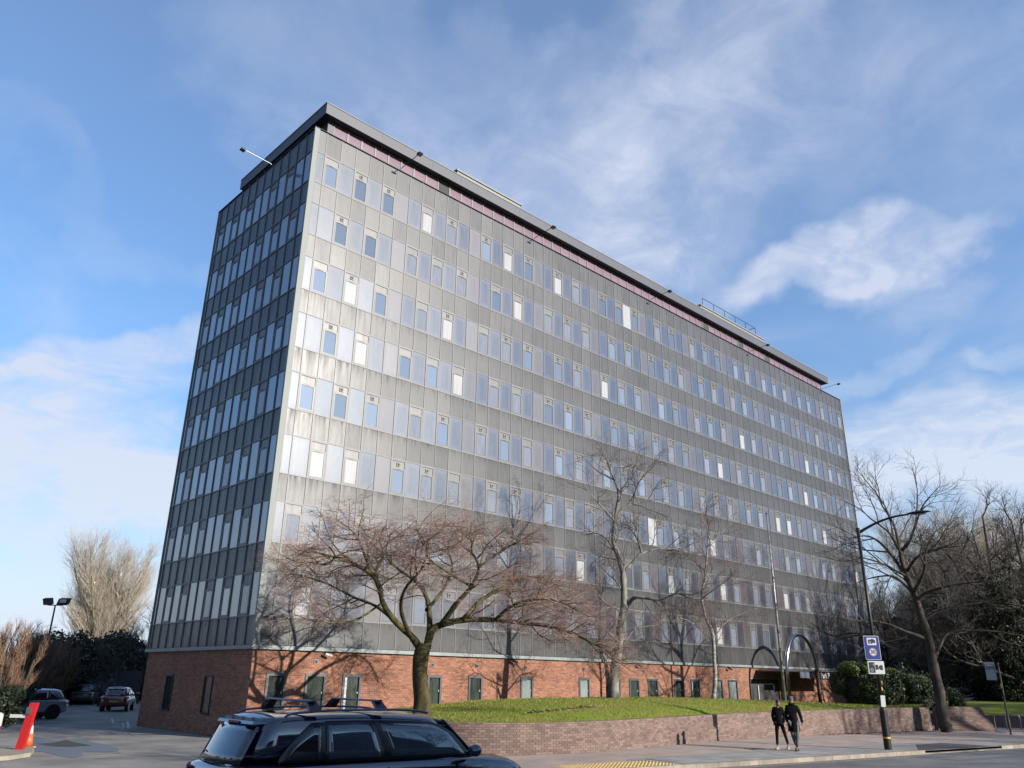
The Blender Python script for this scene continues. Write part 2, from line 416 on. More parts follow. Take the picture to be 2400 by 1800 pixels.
for face, c, u0, u1 in face_cells():
    for typ, z0, z1, k in rows:
        if typ == 's': spans.append((face, c, u0, u1, z0, z1)); continue
        kd = cell_kind(face, c, k)
        if kd == 'P': glaz.append((face, c, u0, u1, z0, z1))
        elif kd == 'D': dark.append((face, c, u0, u1, z0, z1))
        elif kd == 'X':
            loc, rz = place(face, u0, u1, z0)
            link('glazed_panel', panel_mesh(u1-u0, z1-z0, M_BLIND, 'glazed_panel'), building, loc, rz, 'bright white panel among the blue grey ones')
        else:
            w = u1-u0; fr, sa, hd, tb = window_meshes(w); loc, rz = place(face, u0, u1, z0)
            wo_ = link('window', fr, building, loc, rz)
            q = rngw.random()
            if face == 'R': pm = M_BLIND if q < .11 else M_HALF if q < .42 else M_CLEAR
            else: pm = M_HALF if q < .75 else M_CLEAR
            sh_ = link('sash', sa, wo_); pn = link('pane', pane_mesh(w, pm), wo_)
            if face == 'R' and (k, c) in ((1, 19), (2, 13), (5, 38)):
                for o in (sh_, pn): o.rotation_euler = (R(-16), 0, 0); o.location = (0, -WH*.0-.0, 0); o.location = (0, -.34, .06)
                pn.data = pane_mesh(w, M_BLIND)
            link('header_panel', hd, wo_); link('trickle_vent', tb, wo_)
            vent = (k, c) in ((0, 2), (0, 9), (0, 12), (0, 16), (1, 1), (2, 2), (3, 1), (4, 2), (4, 9)) or (rngw.random() < .5 and c > 3)
            if vent and face == 'R': link('vent', vent_me, wo_, (w/2, .002, WH-.24))
            if pm is M_BLIND: wo_['label'] = 'window with a bright white blind'
def near(it):
    f, c, u0, u1, z0, z1 = it
    p = np.array([(u0+u1)/2, 0, (z0+z1)/2]) if f == 'R' else np.array([0, (u0+u1)/2, (z0+z1)/2])
    d = p-CAM; n = np.array([0, -1., 0]) if f == 'R' else np.array([-1., 0, 0])
    return -abs(d@n)/np.linalg.norm(d)**3
def lay(items, mat, name, n=290):
    items = sorted(items, key=near); rest = MB()
    for i, (f, c, u0, u1, z0, z1) in enumerate(items):
        loc, rz = place(f, u0, u1, z0)
        if i < n: link(name, panel_mesh(u1-u0, z1-z0, mat, name), building, loc, rz)
        else:
            g = .016; w, h = u1-u0, z1-z0; a, b_ = g, w-g
            if f == 'R': rest.box(u0+g, u1-g, 0., .05, z0+g, z1-g, uv=True)
            else:
                vs = [(0, u1-g, z0+g), (0, u0+g, z0+g), (.05, u0+g, z0+g), (.05, u1-g, z0+g), (0, u1-g, z1-g), (0, u0+g, z1-g), (.05, u0+g, z1-g), (.05, u1-g, z1-g)]
                rest.add(vs, [(0, 1, 5, 4), (1, 2, 6, 5), (2, 3, 7, 6), (3, 0, 4, 7), (4, 5, 6, 7), (3, 2, 1, 0)], [[(0, 0), (1, 0), (1, 1), (0, 1)]]+[None]*5)
    if rest.v: rest.build(name+'s_beyond', mat, building, kind='stuff')
lay(spans, M_SPAN, 'spandrel_panel'); lay(glaz, M_GLAZ, 'glazed_panel', 285); lay(dark, M_DARK, 'brown_panel')
# mullions and transoms
for i in range(66):
    u = OFFR+i*MOD; MB().box(u-.014, u+.014, -.028, .05, Z0, ZT-.001).build('mullion', M_ALU, building)
for i in range(12):
    u = OFFL+i*MODL; MB().box(-.045, .05, u-.018, u+.018, Z0, ZT-.001).build('mullion', M_ALU, building)
for typ, z0, z1, k in rows[:-1]:
    MB().box(.23, LENX-.06, -.020, .05, z0-.020, z0+.020).box(-.036, .05, .10, LENY-.04, z0-.022, z0+.022).build('transom', M_ALU, building)
# corner trims, bottom flashing, coping
MB().box(-.05, .212, -.055, .05, Z0, ZT).box(-.05, .05, .051, .085, Z0, ZT).build('corner_trim', M_TRIM, building)
MB().box(LENX-.06, LENX+.03, -.05, .1, Z0, ZT).build('corner_trim', M_TRIM, building)
MB().box(-.05, .1, LENY-.04, LENY+.03, Z0, ZT).build('corner_trim', M_TRIM, building)
fl = [i*5.69 for i in range(11)]
for i in range(10):
    MB().box(-.09 if i == 0 else fl[i]+.004, fl[i+1]-.004 if i < 9 else LENX+.06, -.095, .1, Z0-.15, Z0-.003).build('flashing', M_FLASH, building)
MB().box(-.09, .06, .104, LENY+.06, Z0-.15, Z0-.003).build('flashing', M_FLASH, building)
MB().box(-.07, LENX+.06, -.075, .3, ZT+.002, ZT+.03).box(-.07, .3, .302, LENY+.06, ZT+.002, ZT+.03).box(.302, LENX, LENY-.2, LENY+.06, ZT+.002, ZT+.03).build('coping', M_DKMET, building)
# set-back top storey with pink clerestory windows under a flat roof slab
ty, tx = 1.08, 1.20
MB().box(tx, LENX-tx, ty+.06, LENY-1.3, ZT-.05, 29.38).build('top_storey_wall', M_CORE, building)
MB().box(.31, LENX-.3, .31, LENY-.3, ZT-.04, ZT+.028).build('terrace', M_PLANT, building)
cw = MODL
nwin = 62; x0 = tx+.33; cw = (LENX-tx-.2-x0)/nwin
MB().box(tx-.02, x0, ty-.02, ty+.1, ZT, 29.38).build('end_panel', M_ROOFM, building)
opened = {8, 39, 45, 50}
fr = MB().box(0, .05, -.03, .06, 0, 1.66).box(cw-.05, cw, -.03, .06, 0, 1.66).box(.05, cw-.05, -.03, .06, 0, .06).box(.05, cw-.05, -.03, .06, 1.60, 1.66).mesh('clerestory_window', M_ALU)
top_open = MB().box(.05, cw-.05, -.02, .04, 1.52, 1.55).box(.12, cw-.12, -.045, -.02, 1.50, 1.55).mesh('top_light', M_FRAME)
pink = MB().box(.05, cw-.05, .0, .03, .06, 1.60).mesh('pane', M_PINK)
dkp = MB().box(.05, cw-.05, .0, .03, .06, 1.60).mesh('pane', M_CORE)
for i in range(nwin):
    o = link('clerestory_window', fr, building, (x0+i*cw, ty, ZT+.03))
    link('pane', dkp if i in opened else pink, o); link('top_light', top_open, o)
sx, sy, zr0, zr1 = .74, .58, 29.36, 29.98
MB().box(sx+.03, LENX-sx-.03, sy+.03, LENY-.6, zr0+.02, zr1-.02).build('roof_slab', M_DKMET, building)
npan = 16; pw = (LENX-2*sx)/npan
for i in range(npan): MB().box(sx+i*pw+.003, sx+(i+1)*pw-.003, sy, sy+.028, zr0, zr1).build('fascia_panel', M_ROOFM, building)
for i in range(3):
    d = (LENY-.6-sy)/3; MB().box(sx, sx+.028, sy+.03+i*d, sy+.03+(i+1)*d-.006, zr0, zr1).build('fascia_panel', M_ROOFM, building)
    MB().box(LENX-sx-.028, LENX-sx, sy+.03+i*d, sy+.03+(i+1)*d-.006, zr0, zr1).build('fascia_panel', M_ROOFM, building)
MB().box(sx-.03, LENX-sx+.03, sy-.03, sy+.1, zr1+.002, zr1+.05).box(sx-.03, sx+.1, sy+.102, LENY-.6, zr1+.002, zr1+.05).build('roof_edge_trim', M_TRIM, building)
for (a, b_, lab) in ((11.4, 17.0, None), (38.5, 48.9, None)):
    pr = MB().box(a, b_, 3., 8., 30., 32.40).box(a-.08, b_+.08, 2.92, 8.08, 32.40, 32.50)
    o = pr.build('plant_room', M_PLANT, building)
    if a > 20:
        r_ = MB()
        for x in np.linspace(a+.5, b_-1.2, 6): r_.tube([(x, 3.1, 32.5), (x, 3.1, 33.3)], .03, 5)
        r_.tube([(a+.5, 3.1, 33.3), (b_-1.2, 3.1, 33.3), (b_-1.2, 5, 33.3)], .03, 5); r_.build('guard_rail', M_FRAME, o)
# ------------------------------------------------------------------ brick ground floor
gw = [(.74, 1.57, .80, 2.38, 'd'), (2.45, 3.37, .80, 2.38, 'd'), (4.20, 5.08, .80, 2.38, 'h'), (8.66, 9.45, .95, 2.40, 'd'), (11.12, 11.96, .95, 2.40, 'd'),
      (14.55, 15.40, .95, 2.40, 'l'), (18.93, 19.76, .95, 2.40, 'l'), (21.6, 22.4, .95, 2.4, 'd'), (23.23, 24.13, .95, 2.40, 'd'), (24.98, 25.93, .95, 2.42, 'd'),
      (27.59, 28.52, 1.05, 2.42, 'd'), (29.34, 30.27, 1.05, 2.42, 'h'), (32.10, 32.85, 1.05, 2.44, 'l'), (33.61, 34.65, 1.05, 2.44, 'l')]
DOOR = (36.3, 40.2, 0., 2.50)
openings = [(a, b_, c, d) for a, b_, c, d, _ in gw]+[DOOR]
lw = [(3.25, 4.07, .75, 2.25), (7.3, 8.1, .75, 2.25)]
def brick_plane(x0, x1, z0, z1, holes, axis):
    """masonry with real bricks: returns mortar boxes and brick centres"""
    mb = MB(); cuts = sorted({x0, x1, *[h[0] for h in holes], *[h[1] for h in holes]})
    for a, b_ in zip(cuts, cuts[1:]):
        zs = [(z0, z1)]
        for h in holes:
            if h[0] < (a+b_)/2 < h[1]: zs = [(z0, h[2]), (h[3], z1)] if h[2] > z0+.01 else [(h[3], z1)]
        for c, d in zs:
            if axis == 'R': mb.box(a, b_, .072, .14, c, d)
            else: mb.box(.072, .14, a, b_, c, d)
    bl, bh, j = .225, .075, .010; out = []
    for r in range(int((z1-z0)/bh)):
        zz_ = z0+r*bh; x = x0-(bl/2 if r % 2 else 0)
        while x < x1:
            a, b_ = max(x, x0)+j/2, min(x+bl, x1)-j/2
            parts = [(a, b_)]
            for h in holes:
                if h[2]-.02 < zz_+bh/2 < h[3]+.02:
                    parts = [q for p_ in parts for q in ((p_[0], min(p_[1], h[0]-j/2)), (max(p_[0], h[1]+j/2), p_[1])) if q[1]-q[0] > .03]
            for a2, b2 in parts: out.append((a2, b2, zz_+j/2, zz_+bh-j/2))
            x += bl
    return mb, out
rb = random.Random(3)
def bricks(items, axis, mat, parent, n, others):
    """nearest n as parts of their own, the rest joined"""
    cen = [np.array([(a+b_)/2, .06, (c+d)/2]) if axis == 'R' else np.array([.06, (a+b_)/2, (c+d)/2]) for a, b_, c, d in items]
    order = sorted(range(len(items)), key=lambda i: np.linalg.norm(cen[i]-CAM)-(3 if axis == 'R' and items[i][2] > 1.3 else 0))
    for q, i in enumerate(order):
        a, b_, c, d = items[i]; dep = .060+rb.uniform(-.002, .0025)
        if axis == 'R': x = (a, b_, dep, .075, c, d)
        else: x = (dep, .075, a, b_, c, d)
        if q < n:
            key = ('brick', round(b_-a, 3), axis)
            if key not in mesh_cache:
                w = b_-a; mesh_cache[key] = (MB().box(0, w, 0, .014, 0, d-c) if axis == 'R' else MB().box(0, .014, 0, w, 0, d-c)).mesh('brick', mat)
            link('brick', mesh_cache[key], parent, (x[0], x[2], x[4]))
        else:
            x0_, x1_, y0_, y1_, z0_, z1_ = x
            vs = [(x0_, y0_, z0_), (x1_, y0_, z0_), (x1_, y1_, z0_), (x0_, y1_, z0_), (x0_, y0_, z1_), (x1_, y0_, z1_), (x1_, y1_, z1_), (x0_, y1_, z1_)]
            fs = [(0, 1, 5, 4), (1, 2, 6, 5), (3, 0, 4, 7), (4, 5, 6, 7), (3, 2, 1, 0)] if axis == 'R' else [(3, 0, 4, 7), (0, 1, 5, 4), (2, 3, 7, 6), (4, 5, 6, 7), (3, 2, 1, 0)]
            others.add(vs, fs)
mo, it = brick_plane(.06, LENX-.05, 0., Z0-.15, openings, 'R')
mo2, it2 = brick_plane(.075, LENY-.05, 0., Z0-.15, lw, 'L')
mo.build('mortar', M_MORTAR, building); mo2.build('mortar', M_MORTAR, building)
rest = MB(); bricks(it, 'R', M_BRICK, building, 290, rest); bricks(it2, 'L', M_BRICK, building, 0, rest)
rest.build('bricks_beyond', M_BRICK, building, kind='stuff')
for a, b_, c, d, kd in gw:
    t = .085
    f = MB().box(a-.02, a+t, .02, .13, c, d+.0).box(b_-t, b_+.02, .02, .13, c, d).box(a+t, b_-t, .02, .13, d-t-.03, d).box(a+t, b_-t, .02, .13, c, c+t)
    f.box(a-.03, b_+.03, .0, .13, c-.05, c-.002)
    fo = f.build('ground_window', M_FRAMEG, building)
    pm = M_DPANE if kd in 'dh' else M_LPANE
    MB().box(a+t+.002, b_-t-.002, .09, .125, c+t+.002, d-t-.032).build('pane', pm, fo)
    if kd == 'h': MB().box(a+t+.01, a+t+.14, .082, .088, c+t+.01, d-t-.04).build('blind', M_WHITE, fo)
    MB().box(b_-t-.06, b_-t-.03, .06, .088, (c+d)/2+.02, (c+d)/2+.09).build('handle', M_WHITE, fo)
for a, b_, c, d in lw:
    t = .07
    fo = MB().box(.02, .13, a, a+t, c, d).box(.02, .13, b_-t, b_, c, d).box(.02, .13, a+t, b_-t, c, c+t).box(.02, .13, a+t, b_-t, d-t, d).build('ground_window', M_DKMET, building)
    MB().box(.09, .125, a+t+.002, b_-t-.002, c+t+.002, d-t-.002).build('pane', pmat('brown_blind_pane', (.30, .19, .14), .2, spec=.7, c2=(.22, .15, .12), nscale=2) if a < 5 else M_DPANE, fo)
    if a < 5: MB().box(.086, .089, a+.12, a+.30, c+.10, c+.55).build('taped_notice', M_HALF, fo)
# round wall vents and little security lamps on the brick
for x in (2.85, 8.9, 11.6, 14.9, 19.3, 24.6, 28.0):
    MB().box(x-.09, x+.09, .03, .06, 2.74, 2.92).tube([(x, .028, 2.83), (x, .015, 2.83)], .062, 12, mi=1).build('wall_vent', [M_ALU, M_DKMET], building)
for i, x in enumerate((3.25, 13.9, 24.0, 33.6)):
    o = thing('security_camera', ['small white security camera beneath the flashing above the car roof bars', 'small dark security camera beneath the flashing beside the thick tree shadow',
              'small dark security camera beneath the flashing behind the pale trunk', 'small dark security camera beneath the flashing near the entrance'][i], 'security camera', (x, .06, 3.08))
    MB().tube([(0, 0, .1), (0, -.18, .06)], .025, 6).build('bracket', M_DKMET, o)
    MB().tube([(-.12, -.22, .05), (.16, -.26, -.02)], .055, 8).build('housing', M_WHITE if i == 0 else M_DKMET, o)
# entrance: recessed glass doors, transom, canopy with sign band, chrome arch
M_CHROME = pmat('polished_steel', (.62, .63, .66), .16, 1.0)
M_STEEL = pmat('brushed_steel', (.45, .46, .48), .35, .9)
e = MB().box(36.3, 40.2, .42, .46, .0, 2.5)
e.build('doorway_back', M_CORE, building)
for x in (37.3, 38.25, 38.55): MB().box(x, x+.09, .05, .12, .3, 2.1 if x < 38 else 1.2).build('door_post', M_WHITE, building)
MB().box(36.3, 36.34, .06, .42, 0, 2.5).box(40.16, 40.2, .06, .42, 0, 2.5).box(36.34, 40.16, .06, .42, 2.46, 2.5).build('doorway_reveal', M_DKMET, building)
for i, x in enumerate((36.9, 38.0, 39.1)):
    dr = MB().box(x, x+.05, .30, .36, .3, 2.4).box(x+1.0, x+1.05, .30, .36, .3, 2.4).box(x+.05, x+1.0, .30, .36, 2.34, 2.4).build('glass_door', M_STEEL, building)
    MB().box(x+.052, x+.998, .32, .34, .3, 2.338).build('pane', M_DPANE, dr)
    MB().tube([(x+.16, .25, .95), (x+.16, .25, 1.75)], .025, 6).build('handle', M_WHITE, dr)
arch = thing('entrance_arch', 'polished steel arch standing in front of the entrance', 'arch', (0, 0, 0))
ax0, ax1, ay, az = 36.95, 41.15, -2.4, 3.0
rr_ = (ax1-ax0)/2; cxm = (ax0+ax1)/2
arc = [(cxm-rr_*math.cos(math.pi*i/28), ay, az+2.42*math.sin(math.pi*i/28)) for i in range(29)]
MB().tube([(ax0, ay, .6)]+arc, .115, 14).build('arch_tube', M_CHROME, arch, smooth=True)
MB().tube([(ax1+.0, ay, .6), (ax1, ay, 3.0)], .13, 12).build('post', pmat('brown_post', (.10, .035, .02), .5, .2), arch, smooth=True)
can = thing('entrance_canopy', 'flat steel canopy over the entrance with a black name band', 'canopy', (0, 0, 0))
MB().box(37.2, 46.0, -2.25, -.10, 3.02, 3.14).build('canopy_roof', M_STEEL, can)
sb = MB().box(40.3, 46.0, -2.32, -2.26, 2.62, 3.0).build('sign_band', pmat('sign_black', (.012, .012, .014), .3), can)
MB().box(40.2, 46.1, -2.36, -2.26, 3.002, 3.06).box(40.2, 46.1, -2.36, -2.26, 2.55, 2.61).build('sign_trim', M_CHROME, sb)
MB().box(38.9, 40.2, -2.3, -2.26, 2.62, 3.0).build('glass_panel', M_CLEAR, can)
def text_mesh(s, size, mat, extrude=.004, align='CENTER'):
    cu = bpy.data.curves.new('lettering', 'FONT'); cu.body = s; cu.size = size; cu.extrude = extrude; cu.align_x = align; cu.align_y = 'CENTER'; cu.resolution_u = 3; cu.offset = size*.012
    ob = bpy.data.objects.new('lettering', cu); me = bpy.data.meshes.new_from_object(ob)
    me.materials.clear(); me.materials.append(mat); bpy.data.objects.remove(ob); return me
t = link('lettering', text_mesh('Park P', .52, M_WHITE, align='LEFT'), sb, (41.75, -2.345, 2.79)); t.rotation_euler = (R(90), 0, 0)
bin_ = thing('litter_bin', 'small black litter bin against the brick by the entrance', 'bin', (41.3, -.35, .75))
MB().tube([(0, 0, 0), (0, 0, .62)], [.16, .18], 12).build('bin_body', M_DKMET, bin_); MB().tube([(0, 0, .7), (0, 0, .76)], .19, 12).build('lid', M_DKMET, bin_)
MB().box(-.17, -.13, -.02, .02, .62, .7).box(.13, .17, -.02, .02, .62, .7).build('lid_bracket', M_DKMET, bin_)
# floodlights on arms along the top coping
def flood(x, y, rz, lab):
    o = thing('floodlight', lab, 'floodlight', (x, y, ZT+.09), rz, 'floodlights on arms along the top edge of the office block')
    MB().tube([(0, .05, -.05), (0, .05, .12), (0, -1.45, .22)], .020, 6).build('arm', M_STEEL if rz else M_DKMET, o)
    MB().obox((0, -1.58, .18), (.13, 0, 0), (0, .12, -.025), (0, .01, .04)).build('lamp_head', M_DKMET, o)
    MB().obox((0, -1.58, .132), (.10, 0, 0), (0, .09, -.02), (0, .001, .005)).build('lens', M_STEEL, o)
fl_lab = ['floodlight on the long face nearest the corner, over the pink windows', 'second floodlight along the long face from the corner', 'floodlight over the middle of the long face',
          'floodlight on the long face just under the guard rail', 'floodlight at the far end of the long face against the sky']
for x, l_ in zip((5.17, 15.32, 27.2, 40.6, 53.2), fl_lab): flood(x, -.05, 0, l_)
flood(-.05, 4.6, -math.pi/2, 'floodlight with a bright arm sticking out from the shaded narrow face')
# ------------------------------------------------------------------ ground, roads, pavement
M_EARTH = pmat('earth', (.06, .055, .035), .95, c2=(.045, .06, .025), nscale=.4)
M_ASPH = pmat('road_asphalt', (.15, .15, .15), .82, alb=.96, spec=.35, c2=(.075, .075, .08), nscale=.5, bump=.5, bscale=90)
M_PARK = pmat('car_park_asphalt', (.165, .155, .14), .85, alb=1.3, spec=.3, c2=(.09, .085, .08), nscale=.55, bump=.5, bscale=80)
M_PAVE = pmat('pavement_slab', (.33, .26, .22), .85, alb=.96, spec=.3, c2=(.24, .195, .17), nscale=.7, bump=.4, bscale=70)
M_PAVE2 = pmat('pavement_asphalt', (.25, .235, .215), .85, alb=.96, spec=.3, c2=(.18, .17, .16), nscale=.6, bump=.5, bscale=80)
M_PATCH = pmat('fresh_asphalt', (.03, .03, .033), .8, alb=.96)
M_KERB = pmat('kerb_stone', (.135, .115, .09), .85, alb=.96, c2=(.22, .19, .155), nscale=1.5, rnd=.15, bump=.4, bscale=50)
M_YEL = pmat('faded_yellow_paint', (.42, .31, .13), .8, alb=.96, c2=(.22, .18, .11), nscale=4)
M_TACT = pmat('buff_tactile_paving', (.50, .36, .14), .85, alb=.96, c2=(.40, .28, .11), nscale=2)
MB().add([(-700, -700, -.30), (900, -700, -.30), (900, 900, -.30), (-700, 900, -.30)], [(0, 1, 2, 3)]).build('ground', M_EARTH, kind='structure')
KD = np.array([.984, -.178, 0.]); KN = np.array([.178, .984, 0.]); K0 = np.array([4.4, -15.1, 0.])
def K(s, n, z=0.): return K0+KD*s+KN*n+np.array([0, 0, z])          # along and behind the kerb
def sheet(name, poly, z, mat): return MB().add([(x, y, z) for x, y in poly], [tuple(range(len(poly)))]).build(name, mat, kind='structure')
# car park and its entrance
sheet('car_park', [(-90, -12.6), (1.6, -12.6), (1.6, 0), (0.1, 0.1), (.1, 11), (40, 11), (60, 75), (-90, 75)], -.012, M_PARK)
# cambered road
rg = []
for s_ in (-200, -60, -25, 0, 30, 80, 260):
    rg.append([tuple(K(s_, n, z_)) for n, z_ in ((0, -.12), (-2.5, -.05), (-6, .12), (-9.5, .25), (-12, .33))])
MB().grid(rg, flip=False).build('road', M_ASPH, kind='structure')
rg = [[tuple(K(s_, n, z_)) for n, z_ in ((-12.0, .33), (-12.001, .46), (-60, .5))] for s_ in (-200, 260)]
MB().grid(rg).build('far_pavement', M_PAVE2, kind='structure')
# pavement: slabs by the retaining wall, asphalt strip by the kerb
def kp(s_, n): p = K(s_, n); return (p[0], p[1])
sheet('pavement', [kp(-5.5, 0.0), kp(60, 0.0), kp(200, 0), kp(200, 20), (45, -4), (32, -6), (20, -4), (3, -5), (1.5, -8), kp(-5.5, 2.6)], -.004, M_PAVE)
sheet('pavement_strip', [kp(-.5, .14), kp(200, .14), kp(200, 1.9), kp(20, 2.5), kp(9, 2.9), kp(1.5, 2.2)], 0., M_PAVE2)
sheet('pavement_patch', [kp(13.9, .14), kp(19.0, .14), kp(18.8, 2.1), kp(16.6, 1.9)], .004, M_PATCH)
sheet('pavement_repair', [kp(12.0, 4.2), kp(14.4, 4.4), kp(14.0, 5.0), kp(12.2, 5.1)], .004, pmat('pale_repair', (.24, .225, .20), .85, alb=.96))
sheet('tactile_paving', [kp(-2.2, .14), kp(1.9, .14), kp(1.3, 1.5), kp(-1.7, 1.5)], .004, M_TACT)
tb_ = MB()
for a in np.arange(-2.0, 1.7, .14):
    for b_ in np.arange(.22, 1.45, .14):
        p = K(a, b_, .006); tb_.box(p[0]-.03, p[0]+.03, p[1]-.03, p[1]+.03, .006, .013)
tb_.build('tactile_studs', M_TACT, kind='stuff')
kroot = thing('kerb', 'weathered buff kerb stones along the edge of the road', 'kerb', (0, 0, 0))
s_ = -6.0; ks = {}
while s_ < 60:
    if 13.85 <= s_ <= 19.0: top = .0-.085
    else: top = .012
    if s_ > 1.9 or s_ < -2.2 or True:
        key = top > 0
        if key not in ks: ks[key] = MB().box(.005, .905, -.0, .145, -.22, top).mesh('kerb_stone', M_KERB)
        p = K(s_, 0); link('kerb_stone', ks[key], kroot, tuple(p), math.atan2(KD[1], KD[0]))
    s_ += .912
for n in (-.38, -.58):
    MB().add([tuple(K(a, b_, z_)) for a, b_, z_ in ((-4, n, -.107), (13.5, n, -.107), (13.5, n-.09, -.105), (-4, n-.09, -.105))], [(3, 2, 1, 0)]).build('yellow_line', M_YEL, kind='structure')
# slab joints near the kerb are real grooves: slabs laid one by one where they can be told apart
slabm = MB().box(.006, .594, .006, .594, -.03, .006).mesh('paving_slab', pmat('grey_paving_slab', (.25, .24, .225), .85, alb=.96, rnd=.16, c2=(.18, .17, .16), nscale=2, bump=.4, bscale=60))
pv = thing('slab_strip', 'strip of small grey paving slabs beside the kerb at the crossing', 'paving', (0, 0, 0))
for i in range(13):
    for j in range(3):
        p = K(2.0+i*.6, .16+j*.6); link('paving_slab', slabm, pv, tuple(p+np.array([0, 0, .002])), math.atan2(KD[1], KD[0]))
# wet patch with its dark drain, white marks
M_WET = pmat('wet_asphalt', (.05, .05, .055), .32, spec=1., c2=(.07, .07, .07), nscale=1.2)
def blobpoly(c, ax, ay, n=26, seed=1, amp=.22):
    r_ = random.Random(seed); ph = [r_.uniform(0, 6.28) for _ in range(4)]
    return [(c[0]+ax[0]*math.cos(t)*k+ay[0]*math.sin(t)*k, c[1]+ax[1]*math.cos(t)*k+ay[1]*math.sin(t)*k) for t in [2*math.pi*i/n for i in range(n)]
            for k in [1+amp*math.sin(2*t+ph[0])*.6+amp*math.sin(3*t+ph[1])*.6+amp*.6*math.sin(5*t+ph[2])]]
a_, b2 = G(50, 1735), G(255, 1768); c_ = (G(150, 1748)); 
sheet('puddle', blobpoly(c_, (G(245, 1752)-G(60, 1744))/2, (G(140, 1726)-G(160, 1768))/2, seed=4, amp=.28), -.006, M_WET)
sheet('drain_hollow', [tuple(G(*p)[:2]) for p in ((84, 1743), (118, 1741), (155, 1734), (178, 1740), (215, 1747), (165, 1750), (125, 1749))], -.002, pmat('moss_dirt', (.016, .018, .008), .95, c2=(.03, .03, .015), nscale=6))
M_LINE = pmat('worn_white_line', (.45, .45, .46), .8, alb=.96, c2=(.2, .2, .2), nscale=9)
for pts in (((259, 1684), (264, 1683), (268, 1694), (263, 1694)), ((296, 1691), (301, 1690), (305, 1707), (298, 1707)), ((286, 1694), (290, 1695), (291, 1703), (286, 1710), (284, 1709), (288, 1701))):
    sheet('parking_mark', [tuple(G(*p)[:2]) for p in pts], -.004, M_LINE)
# ------------------------------------------------------------------ retaining wall of plum bricks with its lawn
WP = [(1.75, -.05), (1.72, -3.0), (1.74, -6.0), (2.05, -8.2), (2.75, -9.55), (3.9, -10.3), (5.5, -10.78), (7.4, -11.02), (9.5, -10.88), (13.0, -10.55), (16.4, -10.32), (19.8, -10.36), (22.9, -10.75), (26.4, -11.2), (30.0, -11.85), (32.75, -12.5)]
def catmull(P, n=24):
    P = [np.array(p, float) for p in P]; P = [2*P[0]-P[1]]+P+[2*P[-1]-P[-2]]; out = []
    for i in range(1, len(P)-2):
        for k in range(n):
            t = k/n; out.append(.5*((2*P[i])+(-P[i-1]+P[i+1])*t+(2*P[i-1]-5*P[i]+4*P[i+1]-P[i+2])*t*t+(-P[i-1]+3*P[i]-3*P[i+1]+P[i+2])*t**3))
    out.append(P[-2]); return np.array(out)
CW = catmull(WP); CL = np.concatenate([[0], np.cumsum(np.linalg.norm(np.diff(CW, axis=0), axis=1))]); WLEN = CL[-1]
def wpt(s_):
    p = np.array([np.interp(s_, CL, CW[:, 0]), np.interp(s_, CL, CW[:, 1])])
    q = np.array([np.interp(s_+.05, CL, CW[:, 0]), np.interp(s_+.05, CL, CW[:, 1])])-np.array([np.interp(s_-.05, CL, CW[:, 0]), np.interp(s_-.05, CL, CW[:, 1])])
    q /= np.linalg.norm(q)+1e-9; return p, q
def wtop(s_):
    x = wpt(s_)[0][0]; return float(np.interp(x, [1, 5, 12, 18, 26, 33], [.97, .95, .975, 1.03, 1.10, 1.16]))
wall = thing('retaining_wall', 'curved low retaining wall of plum coloured brick holding up the lawn', 'wall', (0, 0, 0))
cb = MB(); rgI = []; ss = np.linspace(0, WLEN, 170)
def prof(s_, o0, o1, zt):
    p, q = wpt(s_); n = np.array([-q[1], q[0]])          # towards the lawn
    if n @ (np.array([15, -3])-p) < 0: n = -n
    return [(*(p+n*o0), -.05), (*(p+n*o0), zt), (*(p+n*o1), zt), (*(p+n*o1), -.05)]
cb.loft([prof(s_, .014, .34, wtop(s_)-.012) for s_ in ss]).build('mortar', M_WMORT, wall)
near_b, rest = [], MB(); k = 0; bl, bh = .228, .0755
def brick_at(s0, s1, z0, z1, dep0, dep1):
    p, q = wpt((s0+s1)/2); n = np.array([-q[1], q[0]]);
    if n @ (np.array([15, -3])-p) < 0: n = -n
    c = p+n*(dep0+dep1)/2; return np.array([c[0], c[1], (z0+z1)/2]), np.array([q[0], q[1], 0])*(s1-s0)/2, np.array([n[0], n[1], 0])*(dep1-dep0)/2, np.array([0, 0, (z1-z0)/2])
allb = []
s_ = 5.0
while s_ < WLEN:
    for r_ in range(15):
        z0 = r_*bh; zt = wtop(s_)
        if z0+.03 > zt: break
        s0 = s_+(bl/2 if r_ % 2 else 0); allb.append((s0+.005, min(s0+bl-.005, WLEN), z0+.004, min(z0+bh-.006, zt)))
    s_ += bl
allb = [a for a in allb if a[1]-a[0] > .05]
def bk(a): p = wpt((a[0]+a[1])/2)[0]; return abs(math.hypot(p[0]-5.4, p[1]+10.7))
order = sorted(range(len(allb)), key=lambda i: bk(allb[i]))
for q_, i in enumerate(order):
    a = allb[i]; dp = rb.uniform(-.002, .003); c, ex, ey, ez = brick_at(*a, dp, .02)
    if q_ < 290:
        key = ('wb', round(np.linalg.norm(ex), 2), round(ez[2], 3))
        if key not in mesh_cache: mesh_cache[key] = MB().obox((0, 0, 0), (np.linalg.norm(ex), 0, 0), (0, .010, 0), (0, 0, ez[2])).mesh('brick', M_WBRICK)
        link('brick', mesh_cache[key], wall, tuple(c), math.atan2(ex[1], ex[0]))
    else: rest.obox(c, ex, ey, ez)
rest.build('bricks_beyond', M_WBRICK, wall, kind='stuff')
